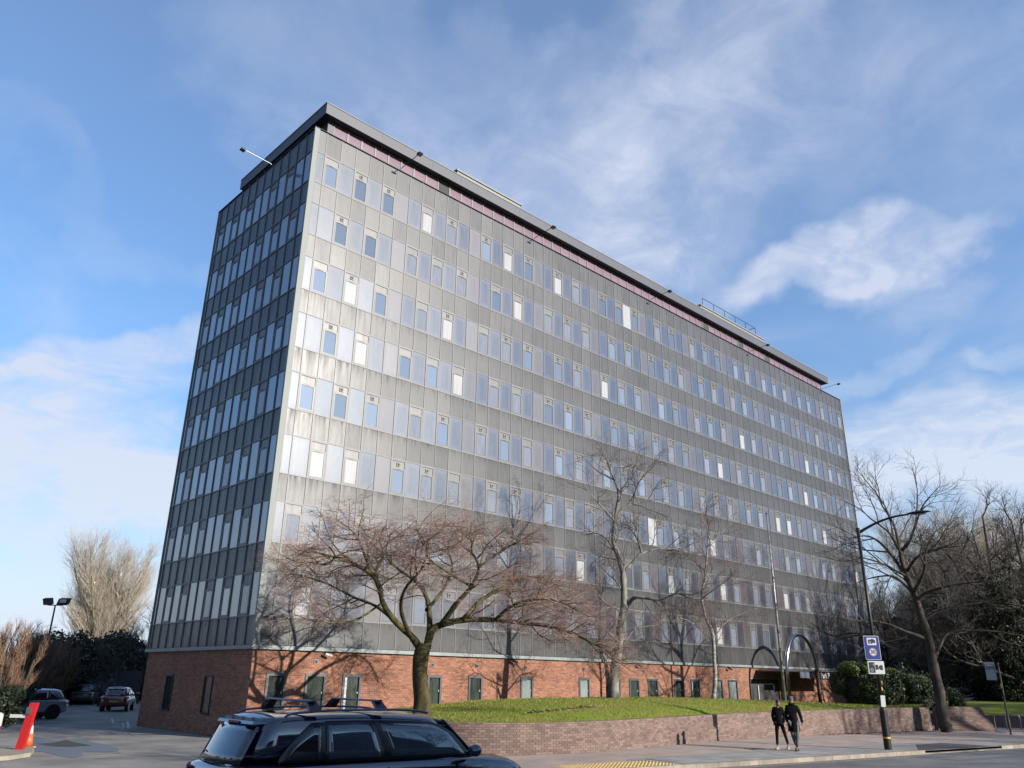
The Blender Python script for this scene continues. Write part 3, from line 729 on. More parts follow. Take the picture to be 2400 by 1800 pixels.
# coping bricks on edge
cbm = MB().obox((0, 0, 0), (.107, 0, 0), (0, .17, 0), (0, 0, .006)).mesh('coping_brick', M_WBRICK)
s_ = .2; nc = 0
while s_ < WLEN-.1 and nc < 260:
    p, q = wpt(s_); n = np.array([-q[1], q[0]]);
    if n @ (np.array([15, -3])-p) < 0: n = -n
    c = p+n*.172; link('coping_brick', cbm, wall, (c[0], c[1], wtop(s_)-.004), math.atan2(q[1], q[0])); s_ += .222; nc += 1
# short return and the raked wing wall by the street tree
wing = thing('wing_wall', 'short plum brick wing wall with a sloping end beside the street tree', 'wall', (0, 0, 0))
w0, w1 = np.array([33.3, -12.75]), np.array([35.75, -14.6]); d = (w1-w0); L_ = np.linalg.norm(d); d /= L_; n = np.array([-d[1], d[0]])
if n[1] < 0: n = -n
vs = []
for o in (0, .34):
    for s2, z_ in ((0, -.05), (L_+.28, -.05), (L_-.42, 1.2), (0, 1.2)): vs.append((*(w0+d*s2+n*o), z_))
MB().add(vs, [(0, 1, 2, 3), (7, 6, 5, 4), (0, 4, 5, 1), (1, 5, 6, 2), (2, 6, 7, 3), (3, 7, 4, 0)]).build('mortar', M_WMORT, wing)
for r_ in range(15):
    z0 = r_*.08; s2 = -.11 if r_ % 2 else 0; lim = L_+.27-.62*z0
    while s2 < lim:
        a, b_ = max(s2, 0)+.005, min(s2+.228-.006, lim)
        if b_-a > .04: MB().obox((*(w0+d*(a+b_)/2-n*.004), z0+.04), (*(d*(b_-a)/2), 0), (*(n*.009), 0), (0, 0, .036)).build('brick', M_WBRICK, wing)
        s2 += .228
MB().box(32.72, 33.1, -12.5, -9.2, 0, 1.14).build('wall_return', M_WMORT, wall)
# lawn: a ruled mound between the wall and the building
M_LAWN = pmat('lawn', (.11, .165, .012), .9, alb=.96, spec=.2, c2=(.16, .135, .03), nscale=.45, bump=.8, bscale=14, stretch=(1, 2.2, 1))
bn_ = [(-.2, .55), (1, .6)]
ext = [(32.75, -12.5, 1.15), (34.2, -11.6, 1.15), (38, -10.5, 1.2), (43, -9, 1.1), (48, -8.5, .9), (56, -8, .5)]
def lawn_z(x, y, yw, zw):
    t = min(1., max(0., (y-yw)/(0-yw))) if yw < -.2 else 1.
    zb = np.interp(x, [1.5, 4, 7.5, 11, 19, 26, 31, 36, 40, 56], [.55, .85, 1.05, 1.28, 1.30, 1.24, 1.10, .74, .78, .7])
    crest = np.interp(x, [2, 5, 9, 14, 20, 25, 30, 36, 44], [.12, .26, .38, .40, .36, .26, .14, .02, .0])
    return zw*(1-t)+zb*t+crest*math.sin(math.pi*min(1, t*1.0)**.75)+.02*math.sin(x*1.7+y)*math.sin(y*2.1)
Pg = []; S_ = list(np.linspace(3.0, WLEN, 120)); nr = 26
WX = []
for s_ in S_:
    p, q = wpt(s_); n = np.array([-q[1], q[0]])
    if n @ (np.array([15, -3])-p) < 0: n = -n
    WX.append((*(p+n*.30), wtop(s_)-.01))
WX += ext[1:]
for i, (x, y, zw) in enumerate(WX):
    bx = max(1.9+ .0, x) if i > 22 else 1.9+(WX[22][0]-1.9)*i/22
    Pg.append([(x+(bx-x)*t, y*(1-t)+.05*t, lawn_z(x+(bx-x)*t, y*(1-t), y, zw)) for t in [k/nr for k in range(nr+1)]])
lawn = MB().grid(Pg).build('lawn', M_LAWN, smooth=True, kind='structure')
LG = np.array(Pg)
def lz(x, y):
    dd = (LG[:, :, 0]-x)**2+(LG[:, :, 1]-y)**2; i = np.unravel_index(np.argmin(dd), dd.shape); return float(LG[i][2])
# grass blades along the lawn, denser towards the wall edge
rg_ = np.random.default_rng(5); nb = 38000
ii = rg_.integers(0, LG.shape[0]-1, nb); jj = (rg_.random(nb)**1.4*(nr-1)).astype(int); u, v = rg_.random(nb)[:, None], rg_.random(nb)[:, None]
Pb = (LG[ii, jj]*(1-u)*(1-v)+LG[ii+1, jj]*u*(1-v)+LG[ii, jj+1]*(1-u)*v+LG[ii+1, jj+1]*u*v)
keep = Pb[:, 1] > -14; Pb = Pb[keep]; m_ = len(Pb); an = rg_.random(m_)*6.28; hh = .025+.045*rg_.random(m_); wd = .012
dx = np.stack([np.cos(an)*wd, np.sin(an)*wd, np.zeros(m_)], 1); tp = Pb+np.stack([(rg_.random(m_)-.5)*.04, (rg_.random(m_)-.5)*.04, hh], 1)
V = np.stack([Pb-dx-[0, 0, .01], Pb+dx-[0, 0, .01], tp], 1).reshape(-1, 3)
link('grass', np_mesh('grass', V, np.arange(m_*3).reshape(-1, 3), pmat('grass_blade', (.105, .155, .012), .8, alb=.96, spec=.2, rnd=.35, c2=(.17, .14, .035), nscale=.7)), label='short grass blades standing on the lawn', cat='grass', kind='stuff')
# bare worn strip on the lawn and leaf litter by the hedge
def litter(name, pts, n, sx_, sy_, mat, lab, size=.05, seed=1, zf=None):
    r_ = np.random.default_rng(seed); Vv = []
    for (x, y, w_) in pts:
        for _ in range(int(n*w_)):
            px_, py_ = x+r_.normal()*sx_, y+r_.normal()*sy_; z_ = (zf(px_, py_) if zf else 0)+.012+.02*r_.random()
            a = r_.random()*6.28; s2 = size*(.5+r_.random()); tl = r_.normal(size=2)*.4
            for c1, c2_ in ((-1, -.6), (1, -.6), (1, .6), (-1, .6)):
                xx, yy = c1*s2*.5, c2_*s2*.5; Vv.append((px_+xx*math.cos(a)-yy*math.sin(a), py_+xx*math.sin(a)+yy*math.cos(a), z_+xx*tl[0]+yy*tl[1]))
    Vv = np.array(Vv); link(name, np_mesh(name, Vv, np.arange(len(Vv)).reshape(-1, 4), mat), label=lab, cat='leaves', kind='stuff')
M_LITTER = pmat('dead_leaf', (.28, .13, .05), .85, rnd=.5, c2=(.20, .12, .06), nscale=3)
litter('dead_leaves', [(30.5, -11.0, 1), (32, -11.2, 1), (29, -10.6, .8), (34, -11., .6), (27.6, -10.3, .3)], 420, .9, .35, M_LITTER, 'brown dead leaves under the clipped bush along the wall top', zf=lambda x, y: 1.14)
litter('wall_foot_leaves', [(x, np.interp(x, [24, 32.6], [-11.0, -12.65]), 1) for x in np.linspace(24, 32.4, 9)], 60, .5, .12, M_LITTER, 'dead leaves gathered along the foot of the retaining wall', seed=3)
litter('fallen_twigs', [(6.3+.5*i, -8.9+.03*i, 1) for i in range(8)], 40, .28, .06, pmat('straw', (.42, .33, .20), .9, rnd=.4, c2=(.25, .16, .09)), 'strip of straw and dead leaves lying across the lawn', size=.07, seed=4, zf=lz)
# the mown mound on the other side of the side road
Pm = []
for i in range(31):
    t = i/30; x = 39.6+3.4*t; y0_ = -9.2-12.5*t; row = []
    for j in range(14):
        w_ = j/13*16; row.append((x+.3+.93*w_, y0_+.36*w_, .60+.72*math.sin(math.pi*.5*min(1, w_/6.))*math.sin(math.pi*min(.5, .12+t*1.3))-.03*max(0, w_-7)))
    Pm.append(row)
MB().grid(Pm).build('far_lawn', M_LAWN, smooth=True, kind='structure')
fw = thing('low_wall', 'low dark brick wall under the far lawn behind the cycle stands', 'wall', (0, 0, 0))
MB().loft([[(x, y, -.02), (x, y, .66), (x+.3, y+.1, .66), (x+.3, y+.1, -.02)] for x, y in ((39.6, -9.2), (41.3, -15.45), (43.0, -21.7))]).build('masonry', M_WBRICK, fw)
# worn ground: repair patches, covers and cracks
for nm, pts, c in (('road_patch', [(3, -3.2), (7.5, -3.0), (7.6, -4.1), (3.1, -4.2)], (.09, .09, .092)), ('road_patch', [(12, -1.6), (18, -1.5), (18, -2.3), (12, -2.4)], (.105, .105, .105))):
    zz2 = .0; MB().add([tuple(K(a, n, np.interp(-n, [0, 2.5, 6, 9.5], [-.12, -.05, .12, .25])+.006)) for a, n in pts], [(3, 2, 1, 0)]).build(nm, pmat('patch_asphalt', c, .85, alb=1.), kind='structure')
mh = thing('drain_cover', 'iron drain cover set in the pavement near the walkers', 'drain cover', tuple(K(8.5, 3.2, .003)), -.18)
MB().box(-.32, .32, -.25, .25, -.02, .004).build('frame', M_DKMET, mh); MB().box(-.27, .27, -.2, .2, -.02, .009).build('lid', pmat('cast_iron', (.08, .07, .06), .6, .5), mh)
rc = random.Random(8); ck = MB()
for (x0_, y0_, L0, a0) in ((-6.5, -4.2, 5, .3), (-3.5, -7, 6, 1.2), (-5, 3, 7, .7), (-9, -2, 4, -.3), (-2, -3, 4, 2.2), (-1.5, 5, 6, 1.9)):
    x, y, a = x0_, y0_, a0
    for _ in range(int(L0/.25)):
        a += rc.uniform(-.5, .5)*.6; x2_, y2_ = x+.25*math.cos(a), y+.25*math.sin(a); w_ = rc.uniform(.008, .02); nx, ny = -math.sin(a)*w_, math.cos(a)*w_
        ck.add([(x-nx, y-ny, -.008), (x2_-nx, y2_-ny, -.008), (x2_+nx, y2_+ny, -.008), (x+nx, y+ny, -.008)], [(0, 1, 2, 3)]); x, y = x2_, y2_
ck.build('asphalt_cracks', pmat('crack_dark', (.02, .02, .02), .95), kind='stuff')
# ------------------------------------------------------------------ trees
def rvec(rg): v = rg.normal(size=3); return v/np.linalg.norm(v)
def grow(rg, segs, p, d, L, r, lvl, C):
    """one branch: a bent tapering run of segments, then its own side branches"""
    n = C['n'][lvl]; pts = [p]; st = L/n; rad = [r]; dirs = []
    wob, up = C['wob'][lvl], C['up'][lvl]
    for i in range(n):
        d = d+rvec(rg)*wob+np.array([0, 0, up]); d = d/np.linalg.norm(d); dirs.append(d)
        q = pts[-1]+d*st; r2 = r*(1-(i+1)/n*C['taper'][lvl]); segs[lvl].append((*pts[-1], *q, rad[-1], r2)); pts.append(q); rad.append(r2)
    if lvl+1 < len(C['n']): sprout(rg, segs, pts, rad, dirs, L, lvl+1, C)
def sprout(rg, segs, pts, rad, dirs, L, lvl, C, t0=None, dens=None):
    k = C['kids'][lvl]; k = int(k*(dens if dens is not None else 1)+rg.random()); n = len(pts)-1; t0 = C['t0'][lvl] if t0 is None else t0
    for i in range(k):
        t = t0+(1-t0)*(i+rg.random())/k; a = min(n-1, int(t*n)); f = t*n-a; p = pts[a]*(1-f)+pts[a+1]*f; d = dirs[a]
        s_ = np.cross(d, rvec(rg)); s_ /= np.linalg.norm(s_)+1e-9; ang = C['ang'][lvl]*(.7+.6*rg.random())
        nd_ = d*math.cos(ang)+s_*math.sin(ang); nd_[2] *= C.get('flat', 1.); nd_ += np.array(C.get('bias', (0, 0, 0)))
        LL = C['len'][lvl]*(.55+.75*rg.random())*(1-.45*t*C.get('short', 1)); grow(rg, segs, p, nd_/np.linalg.norm(nd_), LL, min(C['rad'][lvl], rad[a]*.75), lvl, C)
def limb(mb, segs, rg, pts, r0, r1, lvl, C, t0=.25, dens=1., k=7):
    """a limb laid by hand through given points, smoothed, with side growth along it"""
    P = smooth3(pts); n = len(P); rr = [r0+(r1-r0)*(i/(n-1))**.8 for i in range(n)]
    rr = [x*(1+.07*math.sin(i*1.7+len(P))) for i, x in enumerate(rr)]
    mb.tube(P, rr, k); dirs = [(P[i+1]-P[i])/np.linalg.norm(P[i+1]-P[i]) for i in range(n-1)]
    Lt = sum(np.linalg.norm(P[i+1]-P[i]) for i in range(n-1))
    sprout(rg, segs, P, rr, dirs, Lt, lvl, C, t0, dens*Lt)
    return P
def smooth3(P, n=5):
    P = [np.array(p, float) for p in P]
    if len(P) < 3: return P
    Q = [2*P[0]-P[1]]+P+[2*P[-1]-P[-2]]; out = []
    for i in range(1, len(Q)-2):
        for k in range(n):
            t = k/n; out.append(.5*((2*Q[i])+(-Q[i-1]+Q[i+1])*t+(2*Q[i-1]-5*Q[i]+4*Q[i+1]-Q[i+2])*t*t+(-Q[i-1]+3*Q[i]-3*Q[i+1]+Q[i+2])*t**3))
    out.append(P[-1]); return out
def pix(ref, L): return [at(x, y, ref, o) for x, y, o in L]
def finish(root, mb, segs, mtrunk, mtwig, mbr=None, origin=None):
    mb.build('trunk', mtrunk, root, smooth=True)
    for lv, sg in sorted(segs.items()):
        pass
    thick = [s_ for lv, sg in segs.items() if lv <= 1 for s_ in sg]; thin = [s_ for lv, sg in segs.items() if lv > 1 for s_ in sg]
    if thick: V, Fq = seg_arrays(thick, 5); link('branches', np_mesh('branches', V, Fq, mbr or mtrunk, True), root, kind='stuff')
    if thin: V, Fq = seg_arrays(thin, 3); link('crown', np_mesh('crown', V, Fq, mtwig), root, kind='stuff')
M_BARK1 = pmat('mossy_bark', (.04, .032, .022), .95, spec=.1, c2=(.17, .145, .06), nscale=3.2, bump=1., bscale=9, stretch=(1, 1, .3))
M_TWIG1 = pmat('reddish_twig', (.40, .235, .20), .8, spec=.3, c2=(.34, .24, .19), nscale=2, rnd=.3)
M_BARK2 = pmat('pale_birch_bark', (.36, .34, .29), .85, c2=(.07, .065, .05), nscale=3.0, bump=.8, bscale=20, stretch=(1, 1, .5))
M_BARK2b = pmat('dark_birch_limb', (.12, .10, .075), .85, c2=(.2, .18, .14), nscale=4)
M_TWIG2 = pmat('purple_brown_twig', (.13, .085, .075), .8, c2=(.19, .13, .11), nscale=2, rnd=.3)
M_BARK3 = pmat('grey_brown_bark', (.05, .04, .034), .95, spec=.2, c2=(.13, .11, .09), nscale=2.2, bump=1., bscale=12, stretch=(1, 1, .4))
M_TWIG3 = pmat('grey_twig', (.085, .07, .06), .85, rnd=.3, c2=(.12, .10, .085), nscale=2)
# --- spreading mossy tree on the lawn by the corner
C1 = dict(n=[0, 4, 4, 3, 2], wob=[0, .34, .36, .38, .4], up=[0, .05, .04, .03, .0], taper=[0, .7, .7, .7, .6], kids=[0, 1.9, 7.0, 6.0, 3.3], t0=[0, .2, .15, .15, .1],
          ang=[0, .95, .85, .8, .7], len=[0, 2.1, 1.15, .66, .36], rad=[0, .028, .013, .0078, .0058], flat=.48)
T1 = G(990, 1668, 1.08); T1 = at(990, 1668, (2.95, -7.0, 0)); z1 = lz(2.95, -7.0); T1 = np.array([2.95, -7.0, z1-.05])
t1 = thing('spreading_tree', 'low wide bare tree with mossy trunk and reddish twigs near the brick corner', 'tree', (0, 0, 0))
rg = np.random.default_rng(21); mb = MB(); segs = {i: [] for i in range(1, 5)}
tr = [T1]+pix(T1, [(989, 1640, 0), (984, 1590, 0), (986, 1545, 0), (994, 1508, 0)])
mb.tube(smooth3(tr), [.42, .36, .32, .30, .29, .28, .275, .27, .265, .26, .26, .26, .26, .265, .27, .28, .275, .27, .26, .25, .22][:len(smooth3(tr))], 14)
for L, r0, r1, dn, t0 in [
    ([(990, 1530, 0), (965, 1492, 0), (925, 1455, -.2), (897, 1412, -.4), (890, 1375, -.5), (868, 1345, -.6), (835, 1325, -.8), (790, 1308, -1.), (745, 1296, -1.3), (700, 1290, -1.6)], .17, .03, 1.1, .35),
    ([(892, 1392, -.4), (880, 1345, -.2), (898, 1300, .2), (890, 1262, .6), (905, 1228, .9)], .10, .025, 1.4, .2),
    ([(925, 1455, -.2), (880, 1420, .4), (830, 1400, .9), (775, 1372, 1.3), (720, 1352, 1.7), (672, 1345, 2.)], .08, .02, 1.3, .25),
    ([(835, 1325, -.8), (800, 1300, -1.1), (765, 1322, -1.4), (725, 1318, -1.8), (690, 1328, -2.2)], .07, .02, 1.3, .2),
    ([(1000, 1520, 0), (1012, 1480, 0), (1040, 1462, .2), (1095, 1452, .3), (1160, 1453, .2), (1225, 1460, 0), (1290, 1468, -.3), (1345, 1486, -.6), (1400, 1512, -.9), (1440, 1535, -1.1)], .19, .03, 1.5, .3),
    ([(1008, 1490, 0), (1006, 1440, .5), (1000, 1400, .9), (975, 1362, 1.2), (935, 1335, 1.4), (905, 1300, 1.6), (915, 1250, 1.8)], .15, .03, 1.2, .3),
    ([(1035, 1465, 0), (1070, 1415, -.5), (1105, 1375, -.8), (1122, 1330, -1.), (1105, 1285, -1.2), (1120, 1245, -1.3)], .14, .025, 1.35, .3),
    ([(1085, 1453, .2), (1130, 1405, .8), (1185, 1375, 1.2), (1240, 1352, 1.5), (1290, 1362, 1.7), (1330, 1400, 1.9)], .12, .02, 1.5, .25),
    ([(1000, 1430, .4), (1040, 1380, 1.6), (1060, 1330, 2.6), (1050, 1280, 3.2), (1070, 1240, 3.6)], .09, .02, 1.3, .3),
    ([(960, 1490, -.1), (940, 1430, -1.4), (950, 1380, -2.4), (990, 1330, -3.0), (1000, 1280, -3.4), (975, 1240, -3.6)], .10, .02, 1.1, .35),
    ([(1160, 1453, .2), (1200, 1420, -1.2), (1250, 1405, -2.), (1310, 1410, -2.6), (1370, 1440, -3.)], .08, .02, 1.5, .2),
    ([(870, 1345, -.6), (850, 1290, -.2), (830, 1250, .2), (800, 1225, .4)], .07, .02, 1.4, .3),
    ([(1122, 1330, -1.), (1165, 1300, -.6), (1205, 1275, -.3), (1245, 1275, 0)], .06, .02, 1.5, .2),
    ([(1105, 1375, -.8), (1040, 1335, -1.6), (1000, 1300, -2.2), (1010, 1250, -2.6)], .06, .02, 1.3, .3),
    ([(897, 1412, -.4), (840, 1450, -.9), (790, 1460, -1.3), (735, 1455, -1.8), (690, 1440, -2.2)], .05, .015, .9, .4)]:
    limb(mb, segs, rg, pix(T1, L), r0*.86, r1*.8, 1, C1, t0, dn)
finish(t1, mb, segs, M_BARK1, M_TWIG1)
# --- pale two-stemmed birch in front of the long face
C2 = dict(n=[0, 4, 4, 3, 2], wob=[0, .26, .28, .3, .3], up=[0, .07, .02, -.05, -.16], taper=[0, .75, .7, .7, .6], kids=[0, 1.25, 5.2, 4.4, 2.6], t0=[0, .25, .2, .15, .1],
          ang=[0, .8, .75, .7, .6], len=[0, 2.0, 1.2, .75, .5], rad=[0, .03, .013, .007, .005])
x2, y2 = 14.9, -5.6; T2 = np.array([x2, y2, lz(x2, y2)-.05])
t2 = thing('birch_tree', 'tall bare tree with a pale forked trunk before the middle of the long face', 'tree', (0, 0, 0))
rg = np.random.default_rng(5); mb = MB(); segs = {i: [] for i in range(1, 5)}
for L, r0, r1, dn, t0 in [
    ([(1438, 1640, 0), (1440, 1580, 0), (1450, 1506, 0), (1459, 1443, 0), (1463, 1401, 0), (1459, 1337, 0), (1446, 1295, 0), (1437, 1262, 0), (1444, 1202, .1), (1450, 1156, .2), (1434, 1110, .3), (1420, 1072, .4)], .27, .03, .8, .35),
    ([(1427, 1640, .2), (1424, 1590, .1), (1418, 1545, 0), (1405, 1520, -.1)], .13, .05, .3, .6),
    ([(1465, 1430, 0), (1473, 1415, 0), (1488, 1401, -.2), (1515, 1402, -.4), (1550, 1405, -.6), (1585, 1391, -.8), (1627, 1392, -1.), (1664, 1374, -1.2)], .12, .02, 1.2, .3),
    ([(1460, 1345, 0), (1469, 1333, 0), (1488, 1312, .2), (1505, 1297, .3), (1539, 1287, .5), (1577, 1287, .7), (1620, 1277, .9)], .10, .02, 1.2, .3),
    ([(1505, 1297, .3), (1493, 1262, .8), (1476, 1236, 1.2), (1462, 1205, 1.5)], .06, .02, 1.3, .2),
    ([(1444, 1210, .1), (1462, 1190, .2), (1490, 1180, .3), (1524, 1172, .4), (1562, 1170, .5)], .07, .015, 1.2, .2),
    ([(1484, 1183, .3), (1490, 1148, 0), (1506, 1118, -.3), (1540, 1085, -.6)], .05, .015, 1.4, .2),
    ([(1440, 1220, 0), (1412, 1190, -.4), (1390, 1165, -.8), (1366, 1138, -1.2)], .06, .015, 1.3, .2),
    ([(1448, 1165, .2), (1475, 1120, 1.), (1490, 1085, 1.4), (1500, 1060, 1.6)], .05, .012, 1.4, .2),
    ([(1440, 1125, .3), (1402, 1105, .9), (1380, 1085, 1.3)], .04, .012, 1.5, .1),
    ([(1460, 1440, 0), (1443, 1425, -.3), (1418, 1412, -.7), (1392, 1380, -1.), (1375, 1370, -1.2)], .05, .012, 1.2, .2),
    ([(1455, 1520, 0), (1472, 1495, .5), (1492, 1474, .9), (1545, 1464, 1.4)], .05, .012, 1.2, .2),
    ([(1446, 1300, 0), (1420, 1262, .6), (1395, 1250, 1.), (1370, 1255, 1.3)], .05, .012, 1.3, .2),
    ([(1462, 1400, 0), (1450, 1370, 1.), (1425, 1345, 1.8), (1400, 1320, 2.3)], .05, .012, 1.2, .3),
    ([(1450, 1506, 0), (1425, 1480, -1.), (1400, 1462, -1.6), (1380, 1470, -2.)], .045, .012, 1.1, .3)]:
    limb(mb, segs, rg, pix(T2, L), r0, r1, 1, C2, t0, dn)
finish(t2, mb, segs, M_BARK2, M_TWIG2, M_BARK2b)
# --- slender white birch
C3 = dict(n=[0, 4, 4, 3, 2], wob=[0, .22, .25, .25, .25], up=[0, .05, -.04, -.12, -.2], taper=[0, .8, .7, .7, .6], kids=[0, 2.6, 5.2, 4.2, 2.6], t0=[0, .15, .15, .15, .1],
          ang=[0, .85, .7, .6, .5], len=[0, 1.9, 1.1, .8, .55], rad=[0, .022, .010, .006, .0045])
x3, y3 = 22.4, -6.1; T3 = np.array([x3, y3, lz(x3, y3)-.05])
t3 = thing('slender_birch', 'slender white stemmed birch with a haze of fine twigs left of the flagpole', 'tree', (0, 0, 0))
rg = np.random.default_rng(8); mb = MB(); segs = {i: [] for i in range(1, 5)}
for L, r0, r1, dn, t0 in [
    ([(1672, 1645, 0), (1676, 1590, 0), (1674, 1548, 0), (1670, 1485, 0), (1655, 1450, 0), (1645, 1401, 0), (1653, 1346, 0), (1657, 1295, 0), (1659, 1262, 0), (1656, 1215, 0), (1650, 1185, 0)], .13, .015, 1.0, .22),
    ([(1670, 1500, 0), (1700, 1460, .5), (1735, 1440, .8), (1775, 1425, 1.)], .035, .01, 1.1, .2),
    ([(1648, 1400, 0), (1690, 1370, -.5), (1725, 1340, -.8), (1750, 1300, -1.)], .035, .01, 1.2, .2),
    ([(1655, 1340, 0), (1620, 1310, .4), (1590, 1290, .8), (1560, 1290, 1.)], .03, .01, 1.2, .2),
    ([(1668, 1500, 0), (1635, 1470, -.6), (1600, 1450, -1.), (1570, 1460, -1.3)], .035, .01, 1.1, .2),
    ([(1657, 1290, 0), (1690, 1250, .6), (1715, 1225, 1.)], .025, .01, 1.3, .2)]:
    limb(mb, segs, rg, pix(T3, L), r0, r1, 1, C3, t0, dn)
finish(t3, mb, segs, pmat('white_birch_bark', (.50, .48, .44), .8, c2=(.12, .10, .08), nscale=4.5, stretch=(1, 1, 2.5)), pmat('red_brown_twig', (.17, .085, .07), .8, rnd=.3, c2=(.22, .13, .10), nscale=2), M_BARK2b)
# --- dark leaning street tree at the end of the wall
C4 = dict(n=[0, 5, 4, 3, 3], wob=[0, .2, .26, .3, .3], up=[0, .05, .05, .06, .05], taper=[0, .7, .7, .7, .6], kids=[0, .85, 5.0, 4.6, 3.2], t0=[0, .3, .2, .15, .1],
          ang=[0, .7, .7, .7, .65], len=[0, 3.6, 2.1, 1.15, .65], rad=[0, .05, .022, .011, .007])
T4 = np.array([33.6, -13.6, 0.]); T4 = G(2215, 1716); T4[2] = -.02
t4 = thing('street_tree', 'big dark leaning bare tree rooted at the end of the brick wall', 'tree', (0, 0, 0))
rg = np.random.default_rng(12); mb = MB(); segs = {i: [] for i in range(1, 5)}
for L, r0, r1, dn, t0 in [
    ([(2222, 1716, 0), (2212, 1690, 0), (2202, 1627, 0), (2187, 1556, 0), (2174, 1488, 0), (2160, 1446, 0), (2147, 1404, 0), (2127, 1353, 0), (2113, 1311, 0), (2114, 1286, 0)], .36, .10, .25, .5),
    ([(2172, 1500, 0), (2150, 1490, -.3), (2122, 1480, -.6), (2067, 1459, -1.2), (2000, 1455, -1.8), (1950, 1440, -2.2)], .14, .02, .9, .3),
    ([(2165, 1512, 0), (2130, 1502, .3), (2080, 1494, .8), (1995, 1484, 1.4), (1950, 1490, 1.8), (1900, 1459, 2.)], .12, .02, .9, .3),
    ([(2162, 1456, 0), (2180, 1440, .2), (2198, 1432, .4), (2248, 1420, .9), (2333, 1411, 1.6), (2420, 1425, 2.)], .15, .03, .8, .25),
    ([(2150, 1410, 0), (2160, 1396, -.2), (2187, 1383, -.6), (2248, 1369, -1.2), (2330, 1362, -1.8)], .12, .03, .9, .25),
    ([(2127, 1360, 0), (2110, 1330, 0), (2090, 1302, .3), (2059, 1269, .6), (2029, 1256, 1.), (1990, 1262, 1.4)], .12, .025, 1., .25),
    ([(2125, 1350, 0), (2100, 1338, -.5), (2070, 1322, -1.), (2037, 1311, -1.4), (1990, 1300, -1.8)], .10, .025, 1., .25),
    ([(2113, 1311, 0), (2105, 1269, .3), (2093, 1226, .6), (2067, 1184, .9), (2052, 1150, 1.1)], .12, .02, 1.1, .2),
    ([(2114, 1290, 0), (2132, 1268, -.3), (2147, 1226, -.6), (2164, 1184, -.9), (2187, 1155, -1.1)], .12, .02, 1.1, .2),
    ([(2125, 1340, 0), (2152, 1304, -.8), (2198, 1286, -1.4), (2250, 1280, -1.8)], .10, .02, 1.1, .2),
    ([(2185, 1560, 0), (2200, 1520, .5), (2227, 1482, 1.), (2310, 1478, 1.8), (2400, 1490, 2.4)], .13, .03, .7, .3),
    ([(2150, 1400, 0), (2120, 1370, 1.), (2090, 1350, 1.8), (2040, 1355, 2.6), (2000, 1370, 3.)], .09, .02, 1., .25),
    ([(2140, 1390, 0), (2165, 1340, -1.8), (2170, 1290, -2.8), (2195, 1240, -3.4)], .11, .02, 1., .3),
    ([(2113, 1300, 0), (2085, 1250, -1.), (2040, 1215, -1.6), (2015, 1190, -1.9)], .08, .02, 1.1, .2)]:
    limb(mb, segs, rg, pix(T4, L), r0, r1, 1, C4, t0, dn, 8)
finish(t4, mb, segs, M_BARK3, M_TWIG3)
# --- general bare trees, grown once per kind and copied
def free_tree(seed, h, kind='round', mt=M_BARK3, mw=M_TWIG3, dens=1.):
    rg = np.random.default_rng(seed); mb = MB(); segs = {i: [] for i in range(1, 5)}; root = thing('bare_tree', 'bare tree', 'tree')
    if kind == 'fan':
        C = dict(n=[0, 5, 4, 3, 2], wob=[0, .10, .13, .15, .18], up=[0, .12, .12, .12, .10], taper=[0, .75, .7, .7, .6], kids=[0, 1.3*dens, 7, 6, 3], t0=[0, .2, .15, .1, .1], ang=[0, .45, .42, .4, .4],
                 len=[0, h*.34, h*.19, h*.11, h*.06], rad=[0, .06, .03, .014, .0085])
        for i in range(12):
            a = i*.85+rg.random()*.4; sp_ = .06+.36*rg.random(); d = np.array([math.cos(a)*sp_, math.sin(a)*sp_, 1.]); hh = h*(.62+.2*rg.random()); b0 = np.array([math.cos(a)*.3, math.sin(a)*.3, 0])
            pts = [b0, b0+d*hh*.2+rvec(rg)*.2, b0+d*hh*.5*np.array([1.15, 1.15, 1])+rvec(rg)*.3, b0+d*hh*np.array([1.1, 1.1, .95])]
            limb(mb, segs, rg, pts, .20, .04, 1, C, .15, 1., 6)
    else:
        C = dict(n=[0, 5, 4, 3, 2], wob=[0, .2, .25, .28, .3], up=[0, .08, .06, .05, .04], taper=[0, .75, .7, .7, .6], kids=[0, .9*dens, 5.5, 5, 3], t0=[0, .2, .15, .1, .1], ang=[0, .75, .7, .65, .6],
                 len=[0, h*.26, h*.14, h*.08, h*.045], rad=[0, .06, .032, .018, .012])
        top = np.array([rg.normal()*h*.05, rg.normal()*h*.05, h*.8]); pts = [np.zeros(3), np.array([.1, 0, h*.22]), top*.5+rvec(rg)*.4, top]
        P = limb(mb, segs, rg, pts, h*.022, .04, 1, C, .35, .8, 8)
        for i in range(8):
            t = .22+.09*i; p = P[int(t*(len(P)-1))]; a = i*2.4+rg.random(); el = .35+.08*i; L = h*(.42-.03*i)
            d = np.array([math.cos(a), math.sin(a), math.tan(el)*.8]); d /= np.linalg.norm(d)
            limb(mb, segs, rg, [p, p+d*L*.35+rvec(rg)*.3, p+d*L*.7+rvec(rg)*.4+[0, 0, .3], p+d*L+[0, 0, .8]], h*.009, .03, 1, C, .2, 1., 6)
    finish(root, mb, segs, mt, mw); return root
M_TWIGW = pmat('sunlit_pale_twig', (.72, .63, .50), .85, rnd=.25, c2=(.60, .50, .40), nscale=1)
M_BARKW = pmat('pale_green_bark', (.34, .31, .16), .9, c2=(.14, .12, .07), nscale=1.5)
fan = free_tree(3, 15.5, 'fan', M_BARKW, M_TWIGW, 1.15)
rnd_a = free_tree(4, 14, 'round'); rnd_b = free_tree(9, 12, 'round', M_BARK3, M_TWIG3)
M_TWIGR = pmat('orange_brown_twig', (.36, .20, .12), .85, rnd=.3, c2=(.28, .18, .11), nscale=1)
